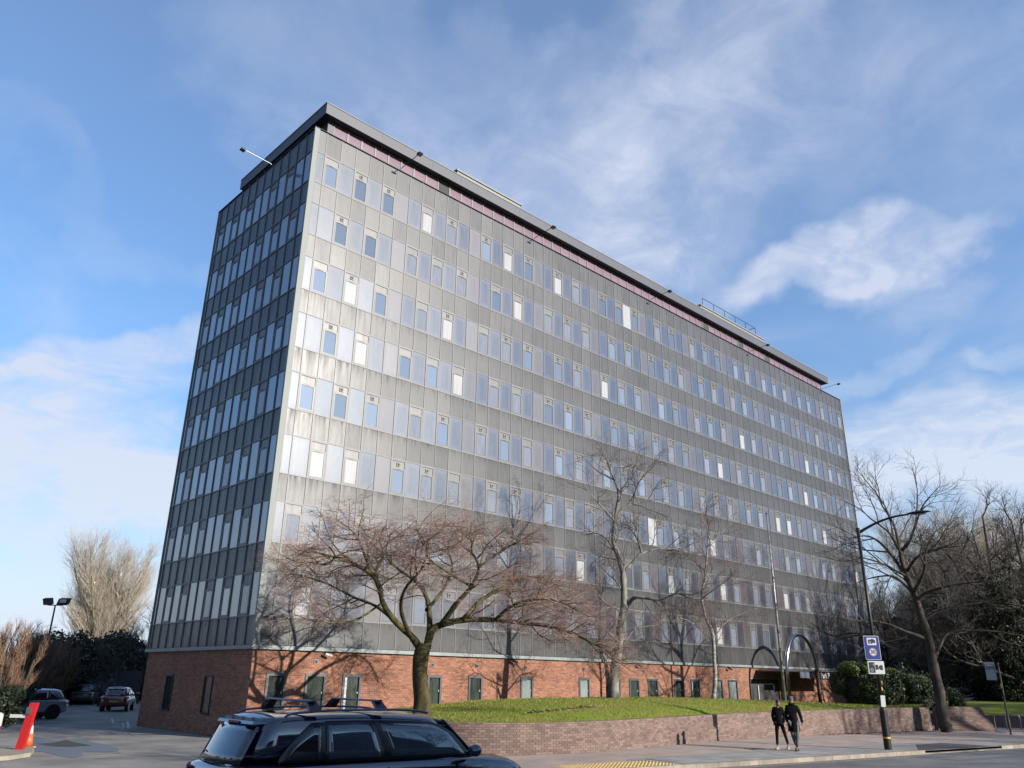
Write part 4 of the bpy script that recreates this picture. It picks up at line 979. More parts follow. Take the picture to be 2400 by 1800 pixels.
shrub = free_tree(14, 6, 'fan', M_BARK3, M_TWIGR)
used = set()
def plant(src, p, s_, rz, label, group=None, sz=None):
    o = src if id(src) not in used else copy_tree(src); used.add(id(src))
    o.location = tuple(map(float, p)); o.scale = (s_, s_, sz or s_); o.rotation_euler = (0, 0, rz); o['label'] = label
    if group: o['group'] = group
    return o
def GP(px, dist, z=0.): p = D(px, 1600, dist); return np.array([p[0], p[1], z])
# left background: fan tree beyond the car park, smaller ones round it
plant(fan, GP(226, 150), 1.66, 1.1, 'big pale fan shaped bare tree rising beyond the car park', sz=1.58)
bl_ = ['leafless tree behind the twin floodlight mast', 'thin dark bare tree between the pale fan shaped tree and the office block', 'dark bare tree close to the corner of the office block',
       'small bare tree at the left edge beyond the orange shrubs', 'bare sapling in the dark hedge right of the pale tree']
for (px, d_, src, s_, rz), lab in zip([(60, 92, rnd_b, .62, 1.), (283, 80, rnd_b, .62, 2.2), (336, 84, rnd_a, .68, .5), (40, 66, rnd_a, .45, 3.), (240, 70, rnd_b, .45, 4.)], bl_):
    plant(src, GP(px, d_), s_, rz, lab, 'bare trees beyond the car park')
for (px, d_, s_, rz), lab in zip([(20, 46, .78, 0), (75, 60, .8, 1.1), (135, 70, .8, 2.), (195, 82, .85, 3.), (330, 86, .9, 4.)],
        ['orange twigged shrub at the left edge of the photo above the parked silver car', 'orange brown shrub under the floodlight mast', 'tawny shrub right of the floodlight mast', 'tawny shrub at the foot of the pale fan tree', 'pinkish brown shrub beside the corner of the office block']):
    plant(shrub, GP(px, d_), s_, rz, lab, 'leafless shrubs round the car park', sz=s_)
# right background: a belt of bare trees
k_ = 0
for px, d_, src, s_, rz in [(2030, 92, rnd_a, .95, 0), (2085, 84, rnd_b, 1.05, 1), (2160, 96, rnd_a, 1.15, 2), (2235, 88, rnd_b, 1.5, 3), (2300, 80, rnd_a, 1.32, 4), (2365, 88, rnd_a, 1.45, 5), (2400, 76, rnd_b, 1.6, 6), (2270, 104, fan, 1.35, 0),
                            (2340, 108, fan, 1.4, 1), (2420, 70, rnd_b, 1.45, 2), (2120, 110, fan, .9, 2), (2060, 108, rnd_a, .8, 3), (2195, 74, rnd_b, .8, 1)]:
    plant(src, GP(px, d_), s_, rz, ['bare tree in the belt right of the office block', 'tall leafless tree among the dark trees on the right side'][k_ % 2], 'belt of bare trees right of the office block'); k_ += 1
wh = ['between the office block end and the street lamp arm', 'behind the lamp post of the street lamp', 'just behind the crown of the street tree', 'behind the right limbs of the street tree', 'behind the grey building, left of the ivy', 'rising above the ivy near the right edge', 'at the very right edge, highest',
      'upright fan shaped one behind the grey building', 'upright fan shaped one behind the bus stop', 'cut by the right edge of the photo', 'small upright one far behind the clipped bush', 'small one seen low beside the far end of the facade', 'low one directly behind the trunk of the street tree']
for w_, o in zip(wh, [o for o in col.objects if o.get('group') == 'belt of bare trees right of the office block']): o['label'] = 'bare tree '+w_
# ------------------------------------------------------------------ evergreen masses
M_LEAF = pmat('dark_evergreen_leaf', (.022, .036, .012), .55, spec=.4, rnd=.45, c2=(.035, .05, .016), nscale=1.2)
M_LEAFL = pmat('clipped_hedge_leaf', (.03, .05, .012), .5, spec=.4, rnd=.4, c2=(.075, .11, .018), nscale=1.4)
M_IVY = pmat('ivy_leaf', (.03, .045, .016), .6, spec=.3, rnd=.5, c2=(.055, .07, .02), nscale=2)
M_STEM = pmat('dark_stem', (.03, .025, .018), .9)
def leaf_mesh(name, blobs, n, size, mat, seed=0, shell=.55, flat=1.):
    """leaf-sized faces through a crown made of many ellipsoid clumps: (centre, radii)"""
    r_ = np.random.default_rng(seed); bs = np.array([[*c, *r] for c, r in blobs], float); vol = bs[:, 3]*bs[:, 4]+bs[:, 4]*bs[:, 5]+bs[:, 3]*bs[:, 5]; ix = r_.choice(len(bs), n, p=vol/vol.sum())
    d = r_.normal(size=(n, 3)); d /= np.linalg.norm(d, axis=1, keepdims=True); rr = (shell+(1-shell)*r_.random(n)**.6)[:, None]*(1+.10*r_.normal(size=(n, 1)))
    P = bs[ix, :3]+d*rr*bs[ix, 3:]; nrm = d+.9*r_.normal(size=(n, 3)); nrm /= np.linalg.norm(nrm, axis=1, keepdims=True)
    a = np.cross(nrm, r_.normal(size=(n, 3))); a /= np.linalg.norm(a, axis=1, keepdims=True); b_ = np.cross(nrm, a); s_ = size*(.5+r_.random(n))[:, None]
    V = np.stack([P-a*s_, P+b_*s_*.55*flat, P+a*s_, P-b_*s_*.55*flat], 1).reshape(-1, 3)
    keep = np.repeat(P[:, 2] > .02, 4); V = V[keep]
    return np_mesh(name, V, np.arange(len(V)).reshape(-1, 4), mat)
def clumps(seed, c, r, n, rs):
    r_ = np.random.default_rng(seed); out = []
    for _ in range(n):
        d = r_.normal(size=3); d /= np.linalg.norm(d); k = r_.random()**.4; q = rs*(.6+.8*r_.random()); out.append((np.array(c)+d*k*np.array(r), (q, q, q*.8)))
    return out
def bush(name, label, cat, p, r, n, size, mat, seed, nc=26, rs=.55, group=None, stem=True):
    o = thing(name, label, cat, p, 0, group)
    cl = clumps(seed, (0, 0, r[2]*.95), (r[0]*.8, r[1]*.8, r[2]*.8), nc, rs*min(r)); lm = leaf_mesh('foliage', cl, n, size, mat, seed); link('foliage', lm, o, kind='stuff')
    if stem:
        m_ = MB(); rr = random.Random(seed)
        for i in range(7): m_.tube([(rr.uniform(-.2, .2)*r[0], rr.uniform(-.2, .2)*r[1], 0), (rr.uniform(-.5, .5)*r[0], rr.uniform(-.5, .5)*r[1], r[2]*.9), (rr.uniform(-.7, .7)*r[0], rr.uniform(-.7, .7)*r[1], r[2]*1.5)], [.05*r[2], .03*r[2], .01], 5)
        m_.build('stem', M_STEM, o)
    return o
# clipped bush by the entrance: smooth dense dome in two lobes
cb_ = thing('clipped_bush', 'large rounded clipped evergreen bush with a light green top above the retaining wall', 'bush', (35.1, -8.6, 1.05))
blb = []
r_ = np.random.default_rng(2)
for cx_, cy_, cz_, rx, ry, rz_ in ((-.35, .5, 1.0, 1.65, 1.5, 1.45), (2.2, -.2, .8, 1.8, 1.5, 1.2), (5.0, -.6, .5, 2.4, 1.6, 1.15), (.6, .2, .5, 2.4, 1.7, .9), (7.6, -.9, .2, 2.2, 1.5, .9)):
    for _ in range(46):
        d = r_.normal(size=3); d /= np.linalg.norm(d); d[2] = abs(d[2]) if r_.random() < .8 else d[2]
        blb.append(((cx_+d[0]*rx*.85, cy_+d[1]*ry*.85, cz_+d[2]*rz_*.85), (.38, .38, .34)))
link('foliage', leaf_mesh('foliage', blb, 95000, .055, M_LEAFL, 3, .45), cb_, kind='stuff')
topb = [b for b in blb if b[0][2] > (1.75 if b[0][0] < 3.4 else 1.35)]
link('lit_top_leaves', leaf_mesh('lit_top_leaves', [((c[0], c[1], c[2]+.12), (r[0]*.95, r[1]*.95, r[2]*.8)) for c, r in topb], 15000, .05, pmat('lit_top_leaf', (.16, .24, .03), .5, rnd=.35, c2=(.22, .27, .04), nscale=2), 6, .6), cb_, kind='stuff')  # sunlit top put into the colour: brighter leaves over the upper lobes
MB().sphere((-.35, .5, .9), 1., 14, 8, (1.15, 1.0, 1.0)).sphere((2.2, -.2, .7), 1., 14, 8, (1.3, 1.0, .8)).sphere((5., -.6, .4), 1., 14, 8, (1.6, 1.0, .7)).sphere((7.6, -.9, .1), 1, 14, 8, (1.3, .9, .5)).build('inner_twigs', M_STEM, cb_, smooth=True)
# dark hedge beyond the car park
hl = ['dark evergreen tree in the hedge behind the parked silver car', 'dark evergreen in the hedge left of the red car', 'dark round evergreen behind the red car', 'dark evergreen at the foot of the pale fan tree', 'dark evergreen between the shed and the office block', 'low dark evergreen at the left edge above the barrier', 'dark evergreen beyond the corrugated shed']
for i, (px, d_, rx, h) in enumerate([(60, 72, 4.5, 3.3), (150, 76, 4.6, 4.3), (215, 80, 4.2, 4.9), (262, 84, 3.8, 4.7), (318, 84, 4.0, 3.4), (-60, 50, 2.6, 2.7), (375, 92, 4.5, 3.4)]):
    bush('evergreen', hl[i], 'evergreen', GP(px, d_), (rx, 2.6, h*.62), 16000, .13, M_LEAF, 30+i, 40, .42, 'dark evergreens beyond the car park')
bush('roadside_bush', 'low dark bush hiding the front of the silver car', 'bush', GP(-5, 40), (1.5, 1.1, .85), 9000, .07, M_LEAF, 77, 24, .5)
for i, (px, d_, w_) in enumerate([(165, 60, 1.), (225, 68, 1.)]):
    pass
# ivy-clad evergreens on the right
def ivy_tree(seed, h, spread):
    o = thing('ivy_tree', 'ivy', 'tree'); m_ = MB(); rr = np.random.default_rng(seed); blobs = []
    stems = []
    for i in range(5):
        a = i*1.3+rr.random(); L = h*(.65+.35*rr.random()); sp_ = spread*(.25+.6*rr.random())
        pts = smooth3([np.array([0, 0, 0.]), np.array([math.cos(a)*sp_*.2, math.sin(a)*sp_*.2, L*.35]), np.array([math.cos(a)*sp_*.7, math.sin(a)*sp_*.7, L*.7]), np.array([math.cos(a)*sp_, math.sin(a)*sp_, L])])
        m_.tube(pts, [h*.02*(1-.8*j/len(pts)) for j in range(len(pts))], 6)
        for p in pts[2:]:
            for _ in range(3): q = .45+.75*rr.random(); blobs.append((p+rr.normal(size=3)*.55, (q, q, q*.9)))
    m_.build('trunk', M_BARK3, o); link('foliage', leaf_mesh('foliage', blobs, 17000, .10, M_IVY, seed, .35), o, kind='stuff'); return o
iv = [ivy_tree(5, 11, 4.5), ivy_tree(6, 13, 4.), ivy_tree(8, 9, 5.)]
ivl = ['ivy covered dark tree leaning towards the street tree', 'tall ivy covered tree rising highest at the right edge', 'broad ivy covered tree behind the bus stop flag', 'dark ivy covered tree between the grey building and the bus stop',
       'low ivy thicket behind the bus stop pole', 'ivy covered tree at the right edge above the far lawn', 'ivy clad tree between the street tree and the grey building']
for i, (px, d_, k, s_, rz) in enumerate([(2275, 84, 0, .95, .4), (2385, 70, 1, .80, 1.), (2345, 82, 2, .9, 2.), (2330, 80, 2, .62, 3.), (2375, 76, 2, .6, 4.), (2435, 72, 1, .80, 5.), (2200, 92, 0, .72, 2.5)]):
    plant(iv[k], GP(px, d_), s_, rz, ivl[i], 'ivy covered trees on the right')
for i, (px, d_, rx, h) in enumerate([(2140, 62, 3.2, 1.5), (2330, 78, 4., 1.6), (2410, 78, 4.2, 2.2), (2120, 92, 5, 2.6), (2250, 96, 5, 2.2), (2385, 74, 5, 4.)]):
    bush('undergrowth_bush', ['dark undergrowth behind the clipped bush', 'dark undergrowth beyond the far lawn left of the bus stop', 'dark undergrowth beyond the far lawn at the right edge', 'dark shrubs behind the street tree', 'dark shrubs in front of the grey building', 'tall dark shrub mass behind the bus stop flag'][i], 'bush', GP(px, d_, .3), (rx, 2., h), 11000, .11, M_LEAF, 50+i, 34, .5, 'dark shrubs on the right')
# dark grey building, hedge bank and parked pick-up behind
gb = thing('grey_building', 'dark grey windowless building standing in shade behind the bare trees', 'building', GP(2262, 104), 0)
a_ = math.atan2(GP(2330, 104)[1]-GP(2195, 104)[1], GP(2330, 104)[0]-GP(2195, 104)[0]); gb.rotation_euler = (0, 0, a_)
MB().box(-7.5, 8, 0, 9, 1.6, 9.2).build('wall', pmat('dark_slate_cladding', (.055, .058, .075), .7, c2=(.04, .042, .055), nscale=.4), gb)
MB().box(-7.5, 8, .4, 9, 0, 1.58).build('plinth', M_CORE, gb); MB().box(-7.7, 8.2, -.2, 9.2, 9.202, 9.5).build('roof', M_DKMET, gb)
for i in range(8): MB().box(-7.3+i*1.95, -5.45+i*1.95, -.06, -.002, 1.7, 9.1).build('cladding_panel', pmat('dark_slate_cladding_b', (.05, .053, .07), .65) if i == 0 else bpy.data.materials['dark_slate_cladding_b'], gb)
MB().box(-3.5, 6, -2.2, -1.6, .9, 1.15).build('hedge_top_rail', pmat('dull_yellow_rail', (.16, .16, .06), .8), gb)
# ------------------------------------------------------------------ cars
M_GLASSC = pmat('tinted_car_glass', (.012, .014, .02), .04, 0., 1.0, coat=.5)
M_GLASSS = pmat('clear_car_glass', (.06, .08, .11), .04, 0., 1.0, coat=.5, c2=(.04, .055, .08), nscale=1.5)
M_RUB = pmat('black_rubber', (.012, .012, .012), .7); M_TYRE = pmat('tyre', (.02, .02, .02), .85)
M_RIM = pmat('alloy_wheel', (.35, .35, .37), .35, .9)
M_BPL = pmat('black_trim', (.015, .015, .018), .35)
def car(label, paint, loc, rz, L=4.65, Wd=1.8, H=1.66, belt=1.03, hood=.92, roofx=(.42, 2.95), ws=3.62, bars=False, group=None, glass=None, dark=None, rear_rake=.30):
    """x runs from the rear bumper to the front, y to the left"""
    glass = glass or M_GLASSC; dark = dark or M_GLASSC
    o = thing('parked_car' if group != 'x' else 'suv', label, 'car', loc, rz, group if group != 'x' else None); w = Wd/2
    def prof(x):                                        # bonnet / waist height and half width of the lower body
        z = np.interp(x, [0, .06, .3, 1.2, ws-.35, ws, L-.45, L-.12, L], [belt-.10, belt-.02, belt+.0, belt+.01, belt-.01, belt-.03, hood-.06, hood-.20, hood-.33])
        y = np.interp(x, [0, .10, .45, 1.2, L-1.1, L-.45, L-.12, L], [w*.80, w*.93, w*.985, w, w*.99, w*.93, w*.80, w*.66]); return z, y
    xs = [0, .05, .14, .30, .55, .9, 1.4, 2.0, 2.6, 3.1, ws-.1, ws+.15, L-.75, L-.45, L-.22, L-.08, L]; rings = []
    for x in xs:
        zt, y = prof(x); zb = .26 if .1 < x < L-.1 else .36
        half = [(x, y*.86, zb), (x, y*.985, zb+.09), (x, y*1.0, .58), (x, y*1.0, zt-.22), (x, y*.975, zt-.07), (x, y*.93, zt-.005), (x, y*.80, zt+.02+(.02 if x > ws else 0)), (x, y*.45, zt+.035+(.03 if x > ws else 0)), (x, 0, zt+.04+(.035 if x > ws else 0))]
        rings.append(half+[(a, -b_, c) for a, b_, c in half[-2::-1]])
    body = MB().loft(rings).build('body', paint, o, smooth=True)
    md = body.modifiers.new('s', 'SUBSURF'); md.levels = md.render_levels = 1
    # cabin: waist line to cant rail
    rx0, rx1 = roofx; wr = w*(.81 if bars else .735)
    def wl(x): return w*np.interp(x, [.1, .6, 1.2, 3., ws+.1], [.80, .905, .925, .915, .84])
    def rl(t): return np.interp(t, [0, .12, .5, 1], [wr*.93, wr*.985, wr, wr*.93])
    tb = [0, .05, .12, .22, .35, .5, .65, .78, .9, 1.]
    def sec(t):
        xb = .14+(ws+.02-.14)*t; xt = rx0+(rx1-rx0)*t; zt = H-.10+ (.055*math.sin(math.pi*min(1, .12+t*.92))); yb, yt = wl(xb), rl(t); zb = prof(xb)[0]-.03
        return xb, xt, yb, yt, zb, zt
    rings = []
    for t in tb:
        xb, xt, yb, yt, zb, zt = sec(t); bulge = .025
        half = [(xb, yb, zb), (xb*.5+xt*.5+(0), (yb+yt)/2+bulge, (zb+zt)/2), (xt, yt, zt), (xt+(.06 if t < .1 else -.06 if t > .9 else 0), yt*.9, zt+.045), (xt+(.08 if t < .1 else -.10 if t > .9 else 0), yt*.5, zt+.075), (xt+(.09 if t < .1 else -.11 if t > .9 else 0), 0, zt+.085)]
        rings.append(half+[(a, -b_, c) for a, b_, c in half[-2::-1]])
    cab = MB().loft(rings).build('cabin', paint, o, smooth=True)
    md = cab.modifiers.new('s', 'SUBSURF'); md.levels = md.render_levels = 1
    def side(x, v, out=.012):
        """point on the cabin side: x along the waist, v from waist (0) to cant rail (1)"""
        t = (x-.14)/(ws+.02-.14); xb, xt, yb, yt, zb, zt = sec(min(1, max(0, t)))
        y = yb+(yt-yb)*v+.022*4*v*(1-v)*1.; return np.array([xb+(xt-xb)*v, y+out, zb+(zt-zb)*v])
    def pane(poly_lo, poly_hi, x0, x1, mat, nm='side_window', out=.012, n=10, frame=True):
        for sg in (-1, 1):
            P = []
            for i in range(n+1):
                x = x0+(x1-x0)*i/n; lo, hi = poly_lo(x), poly_hi(x); P.append([tuple(side(x, lo+(hi-lo)*j/4, out)*np.array([1, sg, 1])) for j in range(5)])
            f = MB().grid(P, flip=(sg > 0)); 
            po = f.build(nm, mat, o, smooth=True); sm = po.modifiers.new('t', 'SOLIDIFY'); sm.thickness = .006
    sp1, sp2, sp3 = 1.18, 2.08, 3.06                   # pillars along the waist
    q0 = .62
    lo = lambda x: .10
    fr_ = M_BPL
    pane(lo, lambda x: .10+.82*min(1, max(0., (x-q0+.12)/.42))**.6 if x < 1.0 else .92, q0-.10, sp1, fr_, 'window_surround', .006)
    pane(lambda x: .06, lambda x: .94, sp1-.02, sp2+.02, fr_, 'window_surround', .006)
    pane(lambda x: .06, lambda x: .94 if x < 3.3 else .94-.3*((x-3.3)/(ws-3.3))**2, sp2, ws-.03, fr_, 'window_surround', .006)
    pane(lambda x: .15, lambda x: .15+.70*min(1, max(0., (x-q0)/.36))**.6, q0, sp1-.10, dark)
    pane(lambda x: .13, lambda x: .87, sp1+.03, sp2-.07, glass if not bars else bpy.data.materials['clear_car_glass'])
    pane(lambda x: .13, lambda x: .87 if x < 3.2 else .87-.30*((x-3.2)/(ws-3.28))**2, sp2+.10, ws-.14, M_GLASSS)
    # tailgate glass and windscreen
    def endpane(x_lo, z_lo, y_lo, x_hi, z_hi, y_hi, nm, mat, push):
        P = []
        for i in range(5):
            v = i/4; P.append([((x_lo+(x_hi-x_lo)*v)+push*(1-(2*j/8-1)**2)*.10+push*.03, (y_lo+(y_hi-y_lo)*v)*(2*j/8-1), z_lo+(z_hi-z_lo)*v) for j in range(9)])
        po = MB().grid(P, flip=push < 0).build(nm, mat, o, smooth=True); sm = po.modifiers.new('t', 'SOLIDIFY'); sm.thickness = .008
    endpane(.155, belt+.02, wl(.14)*.86, rx0+.0, H-.135, wr*.84, 'rear_window', dark, -1)
    endpane(ws+.02, belt+.0, wl(ws)*.92, rx1+.03, H-.10, wr*.86, 'windscreen', M_GLASSS, 1)
    MB().add([(rx0-.07, -wr*.74, H-.075), (rx0-.07, wr*.74, H-.075), (rx0+.16, wr*.82, H-.03), (rx0+.16, -wr*.82, H-.03), (rx0-.09, -wr*.74, H-.11), (rx0-.09, wr*.74, H-.11), (rx0+.1, wr*.84, H-.10), (rx0+.1, -wr*.84, H-.10)],
             [(0, 3, 2, 1), (4, 5, 6, 7), (0, 1, 5, 4), (1, 2, 6, 5), (0, 4, 7, 3)]).build('spoiler', paint, o)
    MB().box(rx0-.10, rx0-.083, -.16, .16, H-.105, H-.082).build('brake_light', pmat('dull_red_lens', (.12, .01, .01), .2) if 'dull_red_lens' not in bpy.data.materials else bpy.data.materials['dull_red_lens'], o)
    MB().tube([(.13, -.1, belt+.07), (.10, .25, belt+.10), (.10, .42, belt+.13)], [.028, .016, .008], 6).build('rear_wiper', M_BPL, o)
    red = bpy.data.materials.get('red_lamp') or pmat('red_lamp', (.45, .02, .03), .12, spec=.8, coat=1)
    clr = bpy.data.materials.get('clear_lamp') or pmat('clear_lamp', (.62, .62, .66), .10, spec=1, coat=1, c2=(.35, .35, .4), nscale=12)
    for sg in (-1, 1):
        pts = []
        for x, yy, z0_, z1_ in ((-.01, .60, belt-.19, belt-.05), (.03, .76, belt-.20, belt-.05), (.12, .86, belt-.19, belt-.05), (.35, .925, belt-.16, belt-.05), (.62, .93, belt-.09, belt-.06)):
            y2_ = prof(max(x, 0))[1]*(1.0 if x > .05 else .9)+.006 if yy > .7 else w*.66; pts.append((x-.008, sg*y2_, z0_, z1_))
        P = [[(x, y, a), (x-.004, y*1.006, (a+b_)/2), (x, y*.995, b_)] for x, y, a, b_ in pts]
        tl = MB().grid(P[2:], flip=sg > 0).build('tail_light', clr, o, smooth=True); MB().grid(P[:3], flip=sg > 0).build('red_lens', red, tl, smooth=True)
        for q in (tl, tl.children[0]): sm = q.modifiers.new('t', 'SOLIDIFY'); sm.thickness = .02
        hx = [(L-.62, .91, hood-.17), (L-.40, .86, hood-.20), (L-.2, .74, hood-.24), (L-.06, .55, hood-.32)]
        P = [[(x+.01, sg*(w*yy+.012), z_-.07), (x+.012, sg*(w*yy+.0), z_+.02)] for x, yy, z_ in hx]
        hl_ = MB().grid(P, flip=sg > 0).build('headlight', clr, o, smooth=True); sm = hl_.modifiers.new('t', 'SOLIDIFY'); sm.thickness = .02
        mi_ = MB().sphere((ws-.22, sg*(w+.13), belt+.08), .1, 10, 7, (.85, 1.25, .85)).build('wing_mirror', paint, o, smooth=True)
        MB().box(ws-.25, ws-.17, min(sg*(w-.05), sg*(w+.06)), max(sg*(w-.05), sg*(w+.06)), belt+.0, belt+.05).build('mirror_foot', M_BPL, mi_)
        for hx_ in (1.55, 2.55): MB().box(hx_, hx_+.2, min(sg*(w-.0), sg*(w+.03)), max(sg*w, sg*(w+.03)), belt-.19, belt-.165).build('door_handle', paint, o)
        for xx in (sp1+.02, sp2, 3.22):
            MB().box(xx-.004, xx+.004, min(sg*(w-.03), sg*(w+.003)), max(sg*(w-.03), sg*(w+.003)), .4, belt-.08).build('door_seam', M_RUB, o)
        for wx in (.82, L-.92):
            yc = sg*(w-.12); wh = MB().tube([(wx, yc-sg*.10, .33), (wx, yc+sg*.10, .33)], .33, 20).build('wheel', M_TYRE, o, smooth=False)
            MB().tube([(wx, yc+sg*.09, .33), (wx, yc+sg*.106, .33)], .21, 16).build('rim', M_RIM, wh)
            MB().tube([(wx, sg*(w-.16), .34), (wx, sg*(w+.002), .34)], .385, 20).build('wheel_arch', M_BPL, o)
    MB().box(-.02, .02, -.26, .26, .55, .66).build('number_plate', pmat('plate_yellow', (.55, .42, .05), .4) if 'plate_yellow' not in bpy.data.materials else bpy.data.materials['plate_yellow'], o)
    if bars:
        for sg in (-1, 1):
            rl_ = [(x, sg*(wr*.98), z_) for x, z_ in ((rx0+.25, H-.02), (rx0+.4, H+.02), (1.3, H+.045), (2.1, H+.045), (rx1-.5, H+.025), (rx1-.3, H-.005))]
            MB().tube(smooth3(rl_), .015, 7).build('roof_rail', M_STEEL if False else bpy.data.materials['navy_rail'], o, smooth=True)
        for x in (1.02, 2.02):
            cbx = MB().loft([[(x+a, y, H+.155+b_) for a, b_ in ((-.045, 0), (-.02, .014), (.03, .014), (.05, 0), (.03, -.012), (-.02, -.012))] for y in (-.64, .64)]).build('roof_bar', bpy.data.materials['navy_rail'], o)
            for sg in (-1, 1):
                MB().add([(x-.05, sg*.50, H+.145), (x+.05, sg*.50, H+.145), (x+.07, sg*.60, H+.145), (x-.07, sg*.60, H+.145), (x-.06, sg*(wr*.9), H+.03), (x+.07, sg*(wr*.9), H+.03), (x+.09, sg*(wr*1.03), H+.03), (x-.08, sg*(wr*1.03), H+.03)],
                         [(0, 1, 2, 3), (4, 7, 6, 5), (0, 4, 5, 1), (1, 5, 6, 2), (2, 6, 7, 3), (3, 7, 4, 0)]).build('bar_foot', M_BPL, cbx)
    return o
pmat('navy_rail', (.16, .19, .33), .3, .7)
M_NAVY = pmat('navy_car_paint', (.012, .018, .055), .10, 0., .8, coat=1.)
suv = car('dark navy suv with roof bars passing along the road', M_NAVY, (-10.30, -19.85, .17), -.045, bars=True, group='x', H=1.64, belt=1.07, hood=1.02, L=4.8, roofx=(.36, 3.08))
M_SILV = pmat('silver_blue_paint', (.62, .66, .74), .3, .6, coat=.6); M_RED = pmat('dark_red_paint', (.16, .012, .015), .25, 0., .6, coat=.8)
M_GREY = pmat('grey_car_paint', (.16, .17, .19), .3, .4, coat=.6); M_WHT = pmat('white_car_paint', (.5, .5, .52), .3, 0, coat=.6); M_BLK = pmat('black_car_paint', (.01, .01, .014), .15, 0, .7, coat=1)
def small(label, paint, px, py, rz, **kw):
    p = G(px, py); return car(label, paint, (p[0], p[1], 0.), rz, L=kw.get('L', 3.95), Wd=1.66, H=kw.get('H', 1.44), belt=.93, hood=.80, roofx=(.42, 2.45), ws=3.05, group='cars parked in the car park')
small('silver blue hatchback parked behind the red and white barrier', M_SILV, 140, 1683, R(190))
small('dark red hatchback standing in the middle of the car park', M_RED, 262, 1668, R(62))
for i, (px, py, pt, rz, lb) in enumerate([(185, 1652, M_GREY, 60, 'grey car parked far behind the silver hatchback'), (152, 1648, M_RED, 70, 'maroon car parked in the dark beyond the silver hatchback'),
                               (206, 1649, M_WHT, 65, 'pale car parked in the far row left of the red hatchback'), (290, 1648, M_BLK, 70, 'black car parked in front of the corrugated shed')]):
    small(lb, pt, px, py, R(rz))
pk = GP(2250, 72); vn = car('dark van parked beyond the far lawn behind the street tree', M_BLK, (pk[0], pk[1], .35), R(20), L=5.2, Wd=1.9, H=1.75, belt=1.15, hood=1.05, roofx=(2.3, 3.3), ws=4.1, group='vans beyond the far lawn')
tag(MB().box(-.03, .0, -.1, .25, .8, 1.0).build('bumper_sticker', M_WHITE, vn))
# corrugated shed
sh = thing('shed', 'grey corrugated metal shed at the back of the car park', 'shed', GP(272, 76), -.3)
MB().box(-2.2, 1.9, .1, 3, 0, 2.5).build('wall', M_CORE, sh)
cm = MB().box(-.075, .075, -.03, .095, .05, 2.52).mesh('corrugated_sheet', pmat('corrugated_grey', (.24, .26, .30), .5, .3, rnd=.15))
for i in range(14): link('corrugated_sheet', cm, sh, (-2.08+i*.155, 0, 0))
MB().box(-.05, 1.9, .0, .095, .05, 2.5).build('door', pmat('dark_grey_sheet', (.06, .065, .075), .6), sh)
MB().box(-.6, -.2, -.045, -.032, 1.7, 2.3).build('notice', M_WHITE, sh)
# twin floodlight mast
mp = GP(92, 62); ms = thing('floodlight_mast', 'slim mast with two square floodlights over the car park', 'floodlight', (mp[0], mp[1], 0), -YAW)
zt = at(112, 1418, mp)[2]; MB().tube([(0, 0, 0), (0, 0, zt)], [.09, .05], 8).build('pole', M_DKMET, ms)
MB().box(-.5, .5, -.03, .03, zt-.02, zt+.04).build('crossbar', M_DKMET, ms)
for sg in (-1, 1): MB().obox((sg*.52, 0, zt+.25), (.3, .08*sg, 0), (.0, .16, .05), (.06*sg, 0, .2)).build('lamp', M_DKMET, ms); 
MB().obox((.56, -.2, zt+.27), (.2, .02, 0), (0, .006, 0), (.02, 0, .1)).build('lens', M_WHITE, ms)
# car park barrier on its kerbed island, traffic cone, striped boom housing
bp = G(42, 1766); M_SRED = pmat('signal_red', (.62, .02, .025), .4)
br = thing('barrier_post', 'leaning bright red barrier post with a grey sensor box', 'barrier', (bp[0], bp[1], .1), -YAW)
top = at(57, 1652, bp); dx_ = .17
MB().add([(-.09+a, b_, c) for c, o_ in ((0, 0), (1.30, dx_)) for a, b_ in ((o_, -.07), (o_+.22, -.07), (o_+.22, .07), (o_, .07))], [(0, 1, 5, 4), (1, 2, 6, 5), (2, 3, 7, 6), (3, 0, 4, 7), (4, 5, 6, 7), (3, 2, 1, 0)]).build('post', M_SRED, br)
MB().box(.05, .17, -.13, -.075, .98, 1.18).build('sensor_box', M_STEEL, br)
MB().box(-.45, .02, -.06, .0, .88, .97).build('boom', M_WHITE, br)
hp = G(-42, 1776); hs = thing('barrier_housing', 'red and white barrier housing cut by the left edge of the photo', 'barrier', (hp[0], hp[1], .1), -YAW)
MB().tube([(0, 0, .72), (0, 0, 1.02), (0, 0, 1.07)], [.30, .30, .24], 14).build('white_cap', M_WHITE, hs); MB().tube([(0, 0, .38), (0, 0, .718)], .295, 14).build('red_band', M_SRED, hs)
MB().tube([(0, 0, 0), (0, 0, .378)], .28, 14).build('base', M_DKMET, hs)
cp = G(50, 1758); cn = thing('traffic_cone', 'orange traffic cone with a white band behind the red barrier post', 'traffic cone', (cp[0]+.12, cp[1]-.1, .08))
MB().box(-.2, .2, -.2, .2, 0, .03).build('base', pmat('cone_orange', (.75, .16, .03), .5), cn)
MB().tube([(0, 0, .03), (0, 0, .38)], [.15, .095], 14).tube([(0, 0, .62), (0, 0, .74)], [.052, .03], 14).build('cone_body', bpy.data.materials['cone_orange'], cn, smooth=True)
MB().tube([(0, 0, .38), (0, 0, .62)], [.096, .053], 14).build('white_band', M_WHITE, cn, smooth=True)
isl = [tuple(G(*p)[:2]) for p in ((-60, 1766), (40, 1760), (74, 1757), (79, 1764), (70, 1774), (20, 1782), (-60, 1788))]
m_ = MB(); m_.add([(x, y, 0) for x, y in isl]+[(x, y, .11) for x, y in isl], [tuple(range(13, 6, -1))[::-1]]+[(i, (i+1) % 7, 7+(i+1) % 7, 7+i) for i in range(7)])
